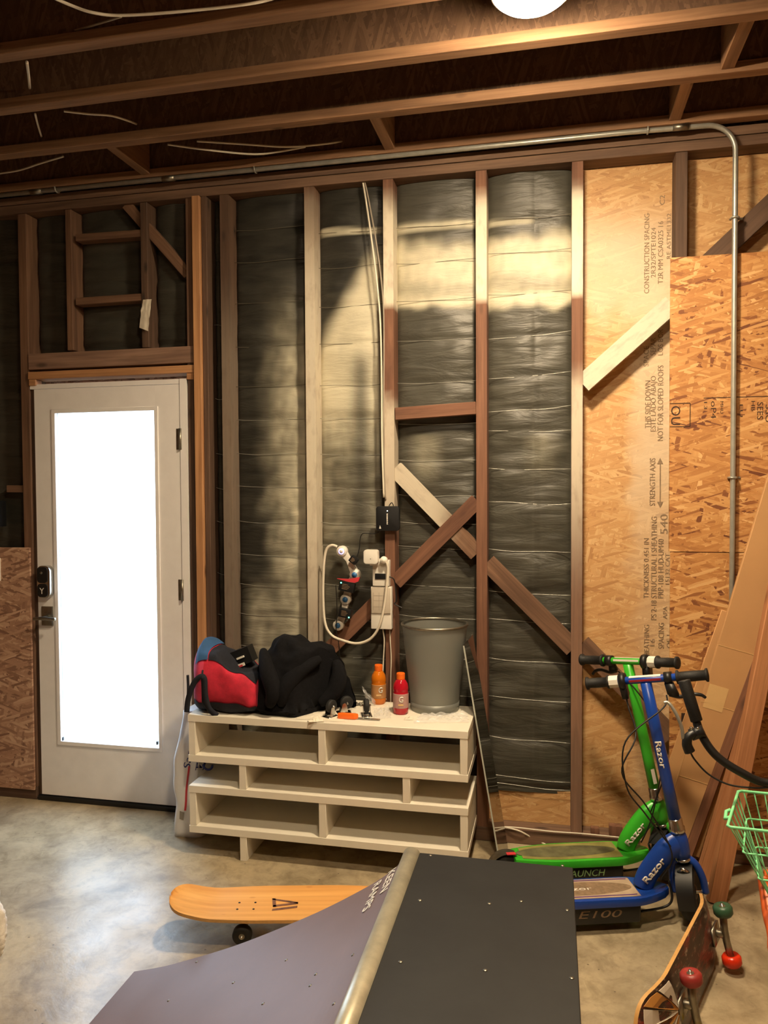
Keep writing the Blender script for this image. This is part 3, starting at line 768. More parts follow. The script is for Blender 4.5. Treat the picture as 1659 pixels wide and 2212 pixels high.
def adapter(px, py, w, h, ang, lab, led=None):
    c = W(px,py,-.04); u = Vector((math.cos(ang),0,math.sin(ang))); v = Vector((-math.sin(ang),0,math.cos(ang)))
    t = thing('power_adapter', lab, 'power adapter', (c.x,-.018,c.z-h/2), group=None)
    P = [c+u*(sx*w/2)+v*(sz*h/2) for sx,sz in ((-1,-1),(1,-1),(1,1),(-1,1))]
    b = part('body', MB().prism([(p.x,-.012,p.z) for p in P], (0,0,0), (0,-.032,0)), 'black', t, bevel=.003)
    lb = MB()
    for k in range(4):
        a = c+v*((k-1.5)*h*.16); lb.prism([a+u*(-w*.28)+v*-.001, a+u*(w*(.1+.06*(k % 3)))+v*-.001, a+u*(w*(.1+.06*(k % 3)))+v*.001, a-u*(w*.28)+v*.001], (0,-.0046,0), (0,-.0040,0))
    part('fine_print', lb, 'print_g', b)
    if led is not None:
        p = c+u*(led*w*.38)+v*(h*.34*(1 if led < 0 else -1)); part('indicator_light', MB().lathe([(.0032,0),(.0022,.002)], (p.x,-.0445,p.z), (0,-1,0), 10), 'led_g', b)
    return t
adapter(763,1210,.036,.030,-.65,'black square power adapter plugged in near the strip button')
adapter(748.5,1268,.072,.042,-.20,'larger black power adapter with a green light below the red tape', -1)
adapter(745,1325,.058,.040,-.17,'black power adapter with a green light lowest on the strip', 1)
c = W(750,1253,-.05)
solo('red_tape', MB().prism([W(727,1250,-.046),W(752,1251,-.046),W(777,1247,-.046),W(774,1256,-.046),W(766,1259,-.046),W(752,1257,-.046)], (0,0,0), (0,.012,0)), 'print_r',
     'strip of red tape across the white power strip', 'tape', W(752,1257,-.046))
# outlet tower on the stud
tw = thing('outlet_box', 'white outlet box with a clear flap cover screwed to the stud', 'outlet box', W(824,1358,-.001))
a = W(802,1358,-.03); b = W(846,1268,-.03)
part('body', MB().box(a.x,b.x,-.034,-.001,a.z,b.z), 'white_pl', tw, bevel=.004)
part('flap_cover', MB().box(a.x+.004,b.x-.004,-.040,-.034,a.z+.072,b.z-.004), 'ivory', tw, bevel=.002)
gm = MB()
for zz in (.100,.128,.15): gm.box(a.x+.012,b.x-.024,-.0408,-.040,a.z+zz,a.z+zz+.001)
for xx in (.012,.038): gm.box(a.x+xx,a.x+xx+.001,-.0408,-.040,a.z+.085,a.z+.165)
part('cover_lines', gm, 'cable_grey', tw)
tx = thing('plug_tower', 'white plug-in timer with a black slot above the outlet box', 'plug', W(823,1266,-.001))
a = W(806,1265,-.03); b = W(841,1210,-.03)
part('body', MB().box(a.x,b.x,-.040,-.001,a.z,b.z), 'white_pl', tx, bevel=.003)
part('shoulder', MB().box(a.x-.012,a.x+.05,-.046,-.001,b.z-.024,b.z+.004), 'white_pl', tx, bevel=.003)
s0 = W(810,1251,-.041); s1 = W(833,1239,-.041)
part('slot', MB().box(s0.x,s1.x,-.044,-.038,s0.z,s1.z), 'black', tx, bevel=.002)
sp = thing('smart_plug', 'white rounded smart plug above the plug-in timer', 'smart plug', W(804,1215,-.05))
a = W(788.5,1217,-.05); b = W(819,1187,-.05)
part('body', MB().prism(rrect(a.x,b.x,a.z,b.z,.012,-.044), (0,0,0), (0,-.036,0)), 'white_pl', sp, bevel=.004)
part('button', MB().lathe([(.002,0),(.002,.001)], ((a.x+b.x)/2,-.080,(a.z+b.z)/2-.008), (0,-1,0), 10), 'dull_steel', sp)
kn = W(829,1210,-.05)
part('plug', MB().lathe([(.0,-.012),(.015,-.012),(.017,0),(.014,.02),(.0,.022)], (kn.x,-.046,kn.z), (0,-1,0), 20), 'white_pl', sp, smooth=True)
part('cord', MB().tube([W(*q) for q in [(728,1181,-.012),(716,1178,-.02),(704,1190,-.02),(699,1230,-.02),(698,1290,-.02),(702,1345,-.03),(716,1372,-.035),(742,1384,-.04),(772,1390,-.045),(800,1380,-.05),(818,1355,-.055),(829,1315,-.056),(836,1260,-.056),(838,1228,-.056),(835,1214,-.056)]], .0062, 8, smooth=8), 'cable_white', ps, smooth=True, label='thick white looping cord')
cable('adapter_cord', [(819,1149,-.012),(808,1153,-.012),(795,1152,-.012),(783,1153,-.012),(778,1165,-.012),(776,1185,-.014),(771,1203,-.02)], .0022, 'cable_black', 'thin black cord from the router to an adapter', 'cord')
cable('adapter_cord', [(725,1264,-.03),(727,1290,-.03),(728,1330,-.03),(726,1360,-.03),(731,1385,-.03),(734,1420,-.03)], .0022, 'cable_black', 'thin black cord hanging down over the lowest blue socket', 'cord')
cable('adapter_cord', [(841,1246,-.04),(851,1252,-.035),(855,1275,-.03),(856,1298,-.03),(852,1304,-.03),(862,1310,-.03),(868,1313,-.03)], .0028, 'cable_black', 'black cord behind the outlet box with a taped bundle', 'cord')
cable('flat_cable', [(827,1359,-.012),(830,1385,-.012),(828,1430,-.012),(826,1480,-.03),(830,1500,-.03),(834,1512,-.032)], .0030, 'cable_white', 'white cable dropping from the outlet box to the bench', 'cable')
cable('flat_cable', [(842,1361,-.012),(843,1385,-.012),(845,1420,-.012),(844,1470,-.03),(844,1520,-.03)], .0026, 'cable_white', 'second white cable stapled to the stud above the bench', 'cable')
cable('flat_cable', [(1086,1786,-.008),(1120,1788,-.009),(1190,1796,-.009),(1260,1801,-.009),(1330,1808,-.009),(1420,1818,-.009)], .0030, 'cable_white', 'white cable running along the bottom plate', 'cable')
g0 = W(1086,1786,-.008)
solo('flat_cable', MB().tube([g0, W(1122,1795,-.02), F(1160,1815,.02), F(1215,1838,.004), F(1270,1838,.004), F(1345,1818,.006), W(1400,1812,-.012)], .0034, 7, smooth=8), 'cable_white', 'white cable drooping from the plate to the floor behind the green scooter', 'cable', F(1215,1838,.0), smooth=True)

# ================================================================ TWO STACKED BENCHES AND WHAT LIES ON THEM
BX0, BX1, BYF, BYB = 1.003, 2.191, -.396, -.045
def bench(z0, label):
    t = thing('tv_bench', label, 'bench', ((BX0+BX1)/2,(BYF+BYB)/2,z0), group='white stacked benches')
    bv = .0012
    part('top_board', MB().box(BX0,BX1,BYF,BYB,z0+.274,z0+.304), 'lack', t, bevel=bv, seg=1)
    part('bottom_board', MB().box(BX0,BX1,BYF,BYB,z0+.102,z0+.132), 'lack', t, bevel=bv, seg=1)
    for a, b in ((BX0+.002,BX0+.032),(BX1-.032,BX1-.002)):
        part('side_board', MB().box(a,b,BYF+.002,BYB-.002,z0+.132,z0+.274), 'lack', t, bevel=bv, seg=1)
    part('divider', MB().box(1.579,1.609,BYF+.002,BYB-.002,z0+.132,z0+.274), 'lack', t, bevel=bv, seg=1)
    for a in (1.232,1.929): part('leg', MB().box(a,a+.030,BYF+.002,BYB-.03,z0,z0+.102), 'lack', t, bevel=bv, seg=1)
bench(0, 'white laminate TV bench standing on the concrete floor, lower of two stacked')
bench(.304, 'white laminate TV bench stacked on another, holding bag, bottles and basket')
TZ = .608
# ---- red duffel bag
bag = thing('duffel_bag', 'red and black duffel bag slumped on the white bench', 'bag', (1.16,-.25,TZ))
bx0, bx1 = 1.005, 1.30
def bag_pt(u, t, r=1.0):
    # u around the section, t along x
    a = 2*PI*u; x = bx0+(bx1-bx0)*t
    hh = .118+.018*math.sin(PI*t)-.03*sst(.55,1,t)+.012*nz(t*4,a)
    ww = .125+.01*math.sin(PI*t)
    if t < .12: k = .80+.20*(t/.12)**.6
    elif t > .9: k = .82+.18*((1-t)/.1)**.6
    else: k = 1
    ca, sa = math.cos(a), math.sin(a)
    y = -.26+math.copysign(abs(ca)**.75, ca)*ww*k*r
    z = TZ+hh*.98+math.copysign(abs(sa)**.8, sa)*hh*k*r
    z += .045*max(0,sa)**3*(1-abs(t-.12)/.2 if abs(t-.12) < .2 else 0) - .085*max(0,sa)**2*math.exp(-((t-.66)/.2)**2)
    n = nz(x*14, y*14, z*14)*.010*r
    return Vector((x+.012*math.cos(a*2)*(1-t), y+n, max(TZ+.002, z+n)))
def bag_part(name, u0, u1, t0, t1, mat, r, nu=26, nt=26):
    mb = MB().grid(lambda u,t: bag_pt(u0+(u1-u0)*u, t0+(t1-t0)*t, r), nu, nt); return part(name, mb, mat, bag, smooth=True)
body = bag_part('body', 0, 1, 0, 1, 'red', 1.0, 48, 36)
for tt, cpt in ((0,Vector((bx0-.006,-.26,TZ+.11))),(1,Vector((bx1+.004,-.26,TZ+.1)))):
    part('end_panel', MB().add([bag_pt(k/40, tt, 1) for k in range(40)]+[cpt], [(k,(k+1)%40,40) for k in range(40)]), 'pink', bag, smooth=True)
bag_part('side_panel', .34, .86, .0, .20, 'pink', 1.012, 22, 8)
bag_part('base', .58, .92, .01, .99, 'navy', 1.03)
bag_part('collar', .12, .40, .28, .99, 'navy', 1.03)
bag_part('top_flap', .16, .40, .06, .27, 'bluefab', 1.05, 14, 12)
part('piping', MB().tube([bag_pt(u, .22+.03*math.sin(u*9), 1.02) for u in [.44+.42*k/14 for k in range(15)]], .004, 6), 'navy', bag, smooth=True)
def strap(name, pts, w, mat):
    P = crom(pts, 6); mb = MB(); vs = []
    for i, p in enumerate(P):
        tg = (P[min(i+1,len(P)-1)]-P[max(i-1,0)]).normalized(); sd = tg.cross(Vector((0.2,-1,0.1))).normalized()
        for s, q in ((-1,0),(1,0),(1,1),(-1,1)): vs.append(p+sd*(s*w/2)+Vector((0,-.004*q,0)))
    fs = [(0,1,2,3)]+[(i*4+k, i*4+(k+1)%4, i*4+4+(k+1)%4, i*4+4+k) for i in range(len(P)-1) for k in range(4)]+[tuple(len(P)*4-4+k for k in range(4))]
    mb.add(vs, fs); return part(name, mb, mat, bag, smooth=True)
strap('strap', [W(404,1538,-.385),W(407,1510,-.39),W(418,1478,-.395),W(432,1462,-.40),W(442,1466,-.40),W(444,1500,-.40),W(452,1530,-.395),W(470,1546,-.385)], .022, 'navy')
strap('strap', [W(406,1458,-.36),W(407,1490,-.37),W(405,1520,-.375),W(403,1536,-.38)], .010, 'navy')
bk = thing('carton', 'small black box with red and white label poking out of the duffel bag', 'box', W(512,1440,-.24))
A = W(497,1446,-.27); B = W(530,1432,-.27)
part('body', MB().obox(W(500,1428,-.25), W(540,1412,-.25), .07, .06), 'black', bk)
part('label_band', MB().obox(W(502,1444,-.262), W(528,1434,-.262), .014, .004), 'print_w', bk)
part('red_band', MB().obox(W(505,1445,-.263), W(524,1437,-.263), .008, .004), 'print_r', bk)
part('lid_edge', MB().obox(W(511,1424,-.26), W(526,1418,-.26), .008, .008), 'print_w', bk)
# ---- dark jacket heaped beside the bag
prof = [(1.225,.12),(1.25,.22),(1.28,.29),(1.32,.325),(1.37,.335),(1.42,.31),(1.47,.30),(1.53,.305),(1.58,.28),(1.62,.235),(1.65,.18),(1.68,.06)]
def ph(x):
    for (a,ha),(b,hb) in zip(prof, prof[1:]):
        if a <= x <= b: return ha+(hb-ha)*(x-a)/(b-a)
    return 0
def jk(u, t):
    a = 2*PI*u; e = t
    # rings from the top centre outwards, the last ring tucked under on the board
    cx, cy = 1.452, -.215
    rx, ry = .222, .165
    s = min(1, e/.78)
    rr = s**.8
    x = cx+rx*rr*math.cos(a)*(1 if math.cos(a) < 0 else .98); y = cy+ry*rr*math.sin(a)
    lob = ph(min(1.679,max(1.226,x)))
    fall = (1-rr**3.2)
    z = TZ+max(.0, lob*fall**.55)
    fold = nz(x*9, y*9, 2)*.028+nz(x*22, y*22, z*22)*.012+abs(nz(x*6+y*9, z*9, 7))*-.02
    if s >= 1:
        k = (e-.78)/.22; z = TZ+.002+.028*(1-k); x = cx+rx*(1-.12*k)*math.cos(a); y = cy+ry*(1-.12*k)*math.sin(a); fold *= .3*(1-k)
    d = Vector((x-cx, y-cy, .12)).normalized()
    p = Vector((x,y,z))+d*fold
    wav = 1+.05*math.sin(a*5)+.04*math.sin(a*8+1)
    if s > .8: p.x = cx+(p.x-cx)*wav; p.y = cy+(p.y-cy)*wav
    p.z = max(TZ+.001, p.z); p.y = max(-.385+.215*sst(1.42,1.62,p.x), min(-.03,p.y)); return p
jac = thing('jacket', 'black knit jacket heaped on the white bench beside the red bag', 'jacket', (1.452,-.215,TZ))
part('body', MB().grid(jk, 84, 46, wrap=True), 'jacket', jac, smooth=True)
for (a,b,c,d) in (((1.30,-.28,.87),(1.345,-.35,.80),(1.38,-.375,.72),(1.36,-.375,.655)),((1.55,-.26,.84),(1.47,-.32,.79),(1.42,-.355,.72),(1.41,-.355,.655)),((1.60,-.20,.82),(1.62,-.22,.76),(1.60,-.235,.69),(1.545,-.26,.645))):
    part('fold', MB().tube([a,b,c,d], lambda t: .036-.022*abs(2*t-1)**2, 12, smooth=7), 'jacket', jac, smooth=True)
# ---- wire mesh wastebasket
cx_, cy_ = 2.017, -.108
can = thing('wastebasket', 'round grey wire mesh wastebasket with a rolled rim on the bench', 'wastebasket', (cx_,cy_,TZ))
rp = lambda k: .012*(k % 2)
part('wall', MB().lathe([(.100,.004),(.105,.05),(.114,.14),(.125,.24),(.138,.366)], (cx_,cy_,TZ), seg=128, ripple=rp), 'wiremesh', can, smooth=True)
can_w = can.children[0].data
bm = bmesh.new(); bm.from_mesh(can_w); bmesh.ops.delete(bm, geom=[f for f in bm.faces if len(f.verts) > 4], context='FACES_ONLY'); bm.to_mesh(can_w); bm.free()
part('base', MB().lathe([(.0,.002),(.100,.002),(.102,.010),(.096,.012),(.0,.008)], (cx_,cy_,TZ), seg=48), 'dull_steel', can, smooth=True)
part('base_band', MB().lathe([(.1015,.0),(.1055,.04),(.1065,.04),(.103,.0)], (cx_,cy_,TZ), seg=48), 'wiremesh', can, smooth=True)
part('rim', MB().tube([(cx_+.140*math.cos(a),cy_+.140*math.sin(a),TZ+.368) for a in [2*PI*k/56 for k in range(56)]], .0058, 8, closed=True), 'dull_steel', can, smooth=True)
# ---- drink bottles
def bottle(px, py, juice, lab, label, s=1.0, ang=0):
    p = F(px, py, TZ); p.y += .03
    t = thing('drink_bottle', label, 'bottle', p)
    c = (p.x, p.y, TZ)
    part('bottle_body', MB().lathe([(.0,.003),(.026,.0),(.0315,.008),(.0325,.03),(.0325,.088),(.0305,.095),(.0325,.102),(.0325,.112),(.029,.128),(.021,.141),(.0165,.147)], c, seg=32), juice, t, smooth=True)
    lb = part('label_sleeve', MB().lathe([(.0330,.028),(.0332,.030),(.0332,.086),(.0330,.088)], c, seg=32), lab, t, smooth=True)
    part('cap', MB().lathe([(.0,.172),(.0165,.172),(.0178,.168),(.0178,.147),(.0165,.146)], c, seg=40, ripple=lambda k: .02*(k % 2)), 'orange', t, smooth=False)
    n = Vector((CAM.x-p.x, CAM.y-p.y, 0)).normalized(); rgt = Vector((-n.y, n.x, 0))
    org = Vector((p.x,p.y,TZ+.055))+n*.0335-rgt*.010+rgt*ang
    text('lettering', 'G', 'print_w', t, org, rgt, (0,0,1), .024, .019, ext=.0008, shear=.12, bold=.0006)
    q = Vector((p.x,p.y,TZ+.044))+n*.0336
    part('label_band', MB().prism([q-rgt*.011+Vector((0,0,-.004)),q+rgt*.011+Vector((0,0,-.004)),q+rgt*.011+Vector((0,0,.004)),q-rgt*.011+Vector((0,0,.004))], n*0, n*.0006), 'print_r' if 'red' in juice else 'print_w', t) if False else None
    part('label_patch', MB().prism([q-rgt*.011+Vector((0,0,-.0035)),q+rgt*.011+Vector((0,0,-.0035)),q+rgt*.011+Vector((0,0,.0035)),q-rgt*.011+Vector((0,0,.0035))], n*0, n*.0007), 'tape', t)
bottle(815, 1523, 'juice_o', 'label_o', 'sports drink bottle of orange drink standing by the wall on the bench', ang=.007)
bottle(863, 1545, 'juice_r', 'label_r', 'sports drink bottle of red drink in front of the wire wastebasket')
# ---- casters
def caster(px, py, rz, label, tilt):
    p = F(px, py, TZ); t = thing('caster_wheel', label, 'caster', p, rz)
    part('plate', MB().box(-.030,.030,-.022,.022,0,.004), 'chrome', t, local=True, bevel=.001, seg=1)
    fk = MB()
    for s in (-1,1):
        fk.prism([Vector(v) for v in ((-.016,s*.0135,.006),(.016,s*.0135,.006),(.012,s*.0135,.034),(.004,s*.0135,.044),(-.006,s*.0135,.040))], (0,0,0), (0,s*.002,0))
    fk.lathe([(.017,.003),(.017,.010),(.012,.013)], (0,0,0), seg=18)
    part('fork', fk, 'chrome', t, local=True, smooth=False)
    w = part('wheel', MB().lathe([(.008,-.0105),(.024,-.0105),(.0275,-.007),(.0275,.007),(.024,.0105),(.008,.0105)], (.004+tilt,0,.042), (0,1,0), 28), 'rubber', t, local=True, smooth=True)
    part('axle_bolt', MB().lathe([(.0045,-.019),(.0045,.019)], (.004+tilt,0,.042), (0,1,0), 10), 'chrome', t, local=True, smooth=True)
caster(713, 1548, 1.1, 'chrome plate caster lying nearest the jacket', .004)
caster(742, 1539, .5, 'chrome caster with red mark on its fork, middle of three', .010)
caster(792, 1546, 1.9, 'chrome caster beside the tool tip, standing before the orange bottle', .002)
q = F(752, 1553, TZ)
tool = thing('scraper_tool', 'orange handled scraper with a steel blade on the bench', 'tool', q)
part('handle', MB().prism([(q.x-.042,q.y-.012,TZ+.001),(q.x+.03,q.y-.010,TZ+.001),(q.x+.044,q.y+.004,TZ+.001),(q.x+.03,q.y+.014,TZ+.001),(q.x-.03,q.y+.016,TZ+.001),(q.x-.046,q.y+.006,TZ+.001)], (0,0,0), (0,0,.022)), 'orange', tool, bevel=.005)
part('blade', MB().box(q.x+.04,q.x+.135,q.y-.004,q.y+.008,TZ+.004,TZ+.006), 'chrome', tool)
for k in range(14):
    p = F(773+random.uniform(-14,14), 1524+random.uniform(-5,5), TZ); a = random.uniform(0,PI)
    d = Vector((math.cos(a),math.sin(a),random.uniform(0,.25)))*.013
    z = .003+.002*(k % 3)
    b_ = (p.x,p.y,TZ)
    solo('loose_screw', MB().tube([p+Vector((0,0,z))-d, p+Vector((0,0,z))+d*.75, p+Vector((0,0,z))+d*.76, p+Vector((0,0,z))+d], lambda t: .0016 if t < .5 else .0034, 6), 'dull_steel',
         'small steel screw in the loose pile behind the casters', 'screw', b_, smooth=True, group='loose screws on the bench')
def sheet_(name, pts, amp, mat, label, cat, n=22, lift=.002, seed=0, base=TZ):
    """crumpled sheet over the quad pts (corner order)"""
    a,b,c,d = [Vector(p) for p in pts]
    def fn(u,t):
        p = a*(1-u)*(1-t)+b*u*(1-t)+c*u*t+d*(1-u)*t
        h = abs(nz(u*5+seed,t*5,seed))*amp+abs(nz(u*13,t*12,seed+3))*amp*.5
        e = min(u,1-u,t,1-t)*4; h *= min(1,e+.25)
        return Vector((p.x+nz(u*6,t*6,seed+9)*.008, p.y+nz(u*6,t*6,seed+5)*.008, base+lift+h))
    cen = (a+c)/2
    return solo(name, MB().grid(fn, n, n), mat, label, cat, (cen.x,cen.y,base), smooth=(amp < .02))
sheet_('plastic_bag', [F(895,1563,TZ),F(1012,1562,TZ),F(1011,1542,TZ),F(906,1546,TZ)], .030, 'poly', 'crumpled clear plastic bag in front of the wire wastebasket', 'plastic bag', seed=1)
sheet_('plastic_bag', [F(806,1556,TZ),F(845,1552,TZ),F(842,1528,TZ),F(808,1532,TZ)], .022, 'poly', 'small clear plastic bag beside the casters', 'plastic bag', seed=4)
p = F(800,1522,TZ)
solo('plastic_bag', MB().grid(lambda u,t: Vector((p.x-.012+.04*u+.008*nz(u*4,t*4)-.02*t*(1-u), p.y-.02+.01*nz(u*5,t*5,3), TZ+.001+.085*t*(1-.75*u))), 10, 12), 'poly', 'clear plastic bag standing up against the orange drink bottle', 'plastic bag', (p.x,p.y,TZ))
sheet_('paper_sheet', [F(640,1553,TZ),F(745,1560,TZ),F(742,1532,TZ),F(660,1530,TZ)], .003, 'paper', 'white instruction sheet under the casters', 'paper', lift=.0008, seed=6)
sheet_('paper_sheet', [F(664,1562,TZ),F(700,1560,TZ),F(692,1547,TZ),F(672,1549,TZ)], .012, 'paper', 'small curled white paper at the bench edge beside the jacket', 'paper', lift=.0025, seed=2)
sheet_('paper_sheet', [F(872,1556,TZ),F(893,1556,TZ),F(890,1547,TZ),F(876,1549,TZ)], .006, 'paper', 'tiny paper scrap between the red bottle and the clear bag', 'paper', n=8, lift=.001, seed=8)
# ---- narrow mirror leaning beside the benches
mt, mb_, mt2, mb2 = Vector((2.150,-.20,.905)), Vector((2.296,-.19,.0)), Vector((2.170,-.052,.925)), Vector((2.320,-.052,.0))
nrm = (mb2-mb_).cross(mt-mb_).normalized()
if nrm.x < 0: nrm = -nrm
mir = thing('mirror_strip', 'narrow dark mirror leaning against the right end of the benches', 'mirror', (2.298,-.12,0))
part('glass', MB().prism([mb_,mb2,mt2,mt], (0,0,0), nrm*.006), 'mirror', mir)
e = (mb_-mb2).normalized()
part('bright_edge', MB().prism([mb_+e*.0001,mt+e*.0001,mt+e*.0015,mb_+e*.0015], (0,0,0), nrm*.006), 'glass_edge', mir)
# ---- cement sack beside the benches
foot = [(.835,-.235),(.90,-.255),(.972,-.245),(.992,-.14),(.988,-.035),(.90,-.02),(.856,-.03),(.838,-.10)]
sk = thing('cement_sack', 'white paper sack with blue lettering and red stripe beside the benches', 'sack', (.92,-.13,0))
def sk_ring(t):
    z = .56*t; out = []
    b = .90+.10*math.sin(PI*min(1,t*1.05))
    P = crom([(x,y,0) for x,y in foot], 5, True)
    for i, p in enumerate(P):
        cxk, cyk = .94, -.10
        lean = .035*t; top = 1-.25*sst(.75,1,t)
        x = cxk+(p.x-cxk)*b*(1 if p.x > .94 else 1)+lean*(1 if p.x < .97 else 0); y = cyk+(p.y-cyk)*b*top
        w = nz(x*12, y*12, z*10)*.012
        out.append(Vector((min(x+w, .996 if y < -.042 else 1.13), min(-.004, y+w), max(0.001,z+ (w if t > .9 else 0)))))
    return out
R_ = [sk_ring(k/22) for k in range(23)]; n_ = len(R_[0]); mb = MB()
mb.add([v for r in R_ for v in r], [(j*n_+i, j*n_+(i+1)%n_, (j+1)*n_+(i+1)%n_, (j+1)*n_+i) for j in range(22) for i in range(n_)]+[tuple(range(n_))[::-1], tuple(22*n_+i for i in range(n_))])
skb = part('body', mb, 'sack', sk, smooth=True)
from mathutils.bvhtree import BVHTree
bvh = BVHTree.FromPolygons([v for v in mb.v], mb.f)
def drape(ob, eps=.0015):
    o0 = OFF[sk.name]; me = ob.data
    for v in me.vertices:
        w_ = v.co+o0; h = bvh.ray_cast(Vector((w_.x,-.6,w_.z)), Vector((0,1,0)))[0]
        if h is not None: v.co.y = h.y-eps-(.0006 if w_.y > -.2635 else .0)-o0.y
    me.update(); return ob
def on_front(px, py): return W(px, py, -.262)
def strip_mb(pts, n=10):
    a,b,c,d = [Vector(q) for q in pts]
    return MB().grid(lambda u,t: (a*(1-u)+b*u)*(1-t)+(d*(1-u)+c*u)*t, 3, n)
drape(part('stripe', strip_mb([W(393,1755,-.268),W(398,1755,-.268),W(411,1655,-.262),W(407,1655,-.262)]), 'print_r', sk), .003)
drape(part('grey_patch', strip_mb([W(383,1773,-.268),W(392,1776,-.268),W(394,1759,-.268),W(383,1756,-.268)]), 'cable_grey', sk), .003)
drape(text('lettering', 'Sac', 'print_b', sk, W(409,1664,-.264), (.22,0,1), (-1,0,.22), .034, .085, ext=.002), .003)
drape(text('lettering', 'AK', 'print_b', sk, W(424,1662,-.25), (1,0,0), (0,0,1), .036, .034, ext=.002), .003)
c = W(449,1652,-.25)
drape(part('emblem_arc', MB().tube([c+Vector((.022*math.cos(a),0,.022*math.sin(a))) for a in [PI+PI*k/10 for k in range(11)]], .005, 6), 'print_b', sk, smooth=True), .003)

# ================================================================ QUARTER PIPE
RY0, RY1 = -1.160, -2.42
prf = [(1.190,.001),(1.29,.030),(1.371,.060),(1.53,.125),(1.684,.200),(1.834,.280),(1.979,.370),(2.05,.425),(2.084,.462)]
pc = crom([(x,0,z) for x,z in prf], 5)
def rz_at(x):
    for a, b in zip(pc, pc[1:]):
        if a.x <= x <= b.x: return a.z+(b.z-a.z)*(x-a.x)/(b.x-a.x)
    return .46
ramp = thing('quarter_pipe', 'brown quarter pipe skate ramp with black platform and steel coping', 'skate ramp', (1.9,-1.8,0))
top = [Vector((p.x,0,p.z)) for p in pc]; nn = len(top)
mb = MB(); vs = []
for y in (RY0,RY1):
    for p in top: vs.append((p.x,y,p.z))
    for p in top: vs.append((p.x+.004,y,max(0,p.z-.010)))
m2 = 2*nn
fs = [(i,i+1,m2+i+1,m2+i) for i in range(nn-1)]+[(nn+i,m2+nn+i,m2+nn+i+1,nn+i+1) for i in range(nn-1)]
fs += [(i,nn+i,nn+i+1,i+1) for i in range(nn-1)]+[(m2+i,m2+i+1,m2+nn+i+1,m2+nn+i) for i in range(nn-1)]
fs += [(0,m2,m2+nn,nn),(nn-1,nn+nn-1,m2+nn+nn-1,m2+nn-1)]
mb.add(vs, fs); part('ride_surface', mb, 'ramp', ramp, smooth=False)
CX, CZ, CR = 2.106, .470, .0265
part('coping', MB().tube([(CX,RY0+.004,CZ),(CX,RY1,CZ)], CR, 28), 'pipe', ramp, smooth=True)
part('platform', MB().box(CX+.024,2.570,RY1,RY0,.472,.484), 'grip_tape', ramp, bevel=.002, seg=1)
for y in (RY0-.02, RY1+.002):
    poly = [Vector((p.x+.01,0,max(.0,p.z-.012))) for p in pc if p.z > .02]+[Vector((2.10,0,.44)),Vector((2.565,0,.47)),Vector((2.565,0,0)),Vector((1.3,0,0))]
    part('side_panel', MB().prism(poly, (0,y,0), (0,y+.018,0)), 'ply', ramp)
part('back_panel', MB().box(2.548,2.564,RY1+.03,RY0-.03,0,.470), 'ply', ramp)
for px,py in ((930,1848),(1215,1870),(1057,1952),(1126,1947),(1225,1966),(907,1945),(865,2078),(1048,2096),(1235,2113)):
    q = F(px,py,.484); part('screw', MB().lathe([(.0055,0),(.0042,.0016),(0,.0018)], (q.x,q.y,.484), seg=10), 'dull_steel', ramp, smooth=True)
def ramp_hit(px, py):
    d = ray(px,py); lo_, hi_ = .5, 4.0
    for k in range(700):
        t = .6+k*.004; p = CAM+d*t
        if 1.19 < p.x < 2.09 and p.z <= rz_at(p.x): return p
    return F(px,py)
for px,py in ((425,2078),(504,2123),(364,2163),(618,2074),(568,2169),(670,2130),(721,2170),(762,2064),(682,2106)):
    q = ramp_hit(px,py); s = (rz_at(q.x+.02)-rz_at(q.x-.02))/.04
    part('screw', MB().lathe([(.0055,-.001),(.0042,.0014),(0,.0016)], (q.x,q.y,rz_at(q.x)), (-s,0,1), 10), 'dull_steel', ramp, smooth=True)
q = ramp_hit(850,1878); s = (rz_at(q.x)-rz_at(q.x-.06))/.06; up_ = Vector((1,0,s)).normalized()
nrm_ = Vector((-s,0,1)).normalized()
text('stencil', 'KEEN', 'print_w', ramp, Vector((q.x-.012,q.y,rz_at(q.x-.012)))+nrm_*.0022, (0,-1,0), up_, .030, .125, ext=.0008)
text('stencil', 'RAMPS', 'print_w', ramp, Vector((q.x-.052,q.y-.02,rz_at(q.x-.052)))+nrm_*.0022, (0,-1,0), up_, .030, .155, ext=.0008)

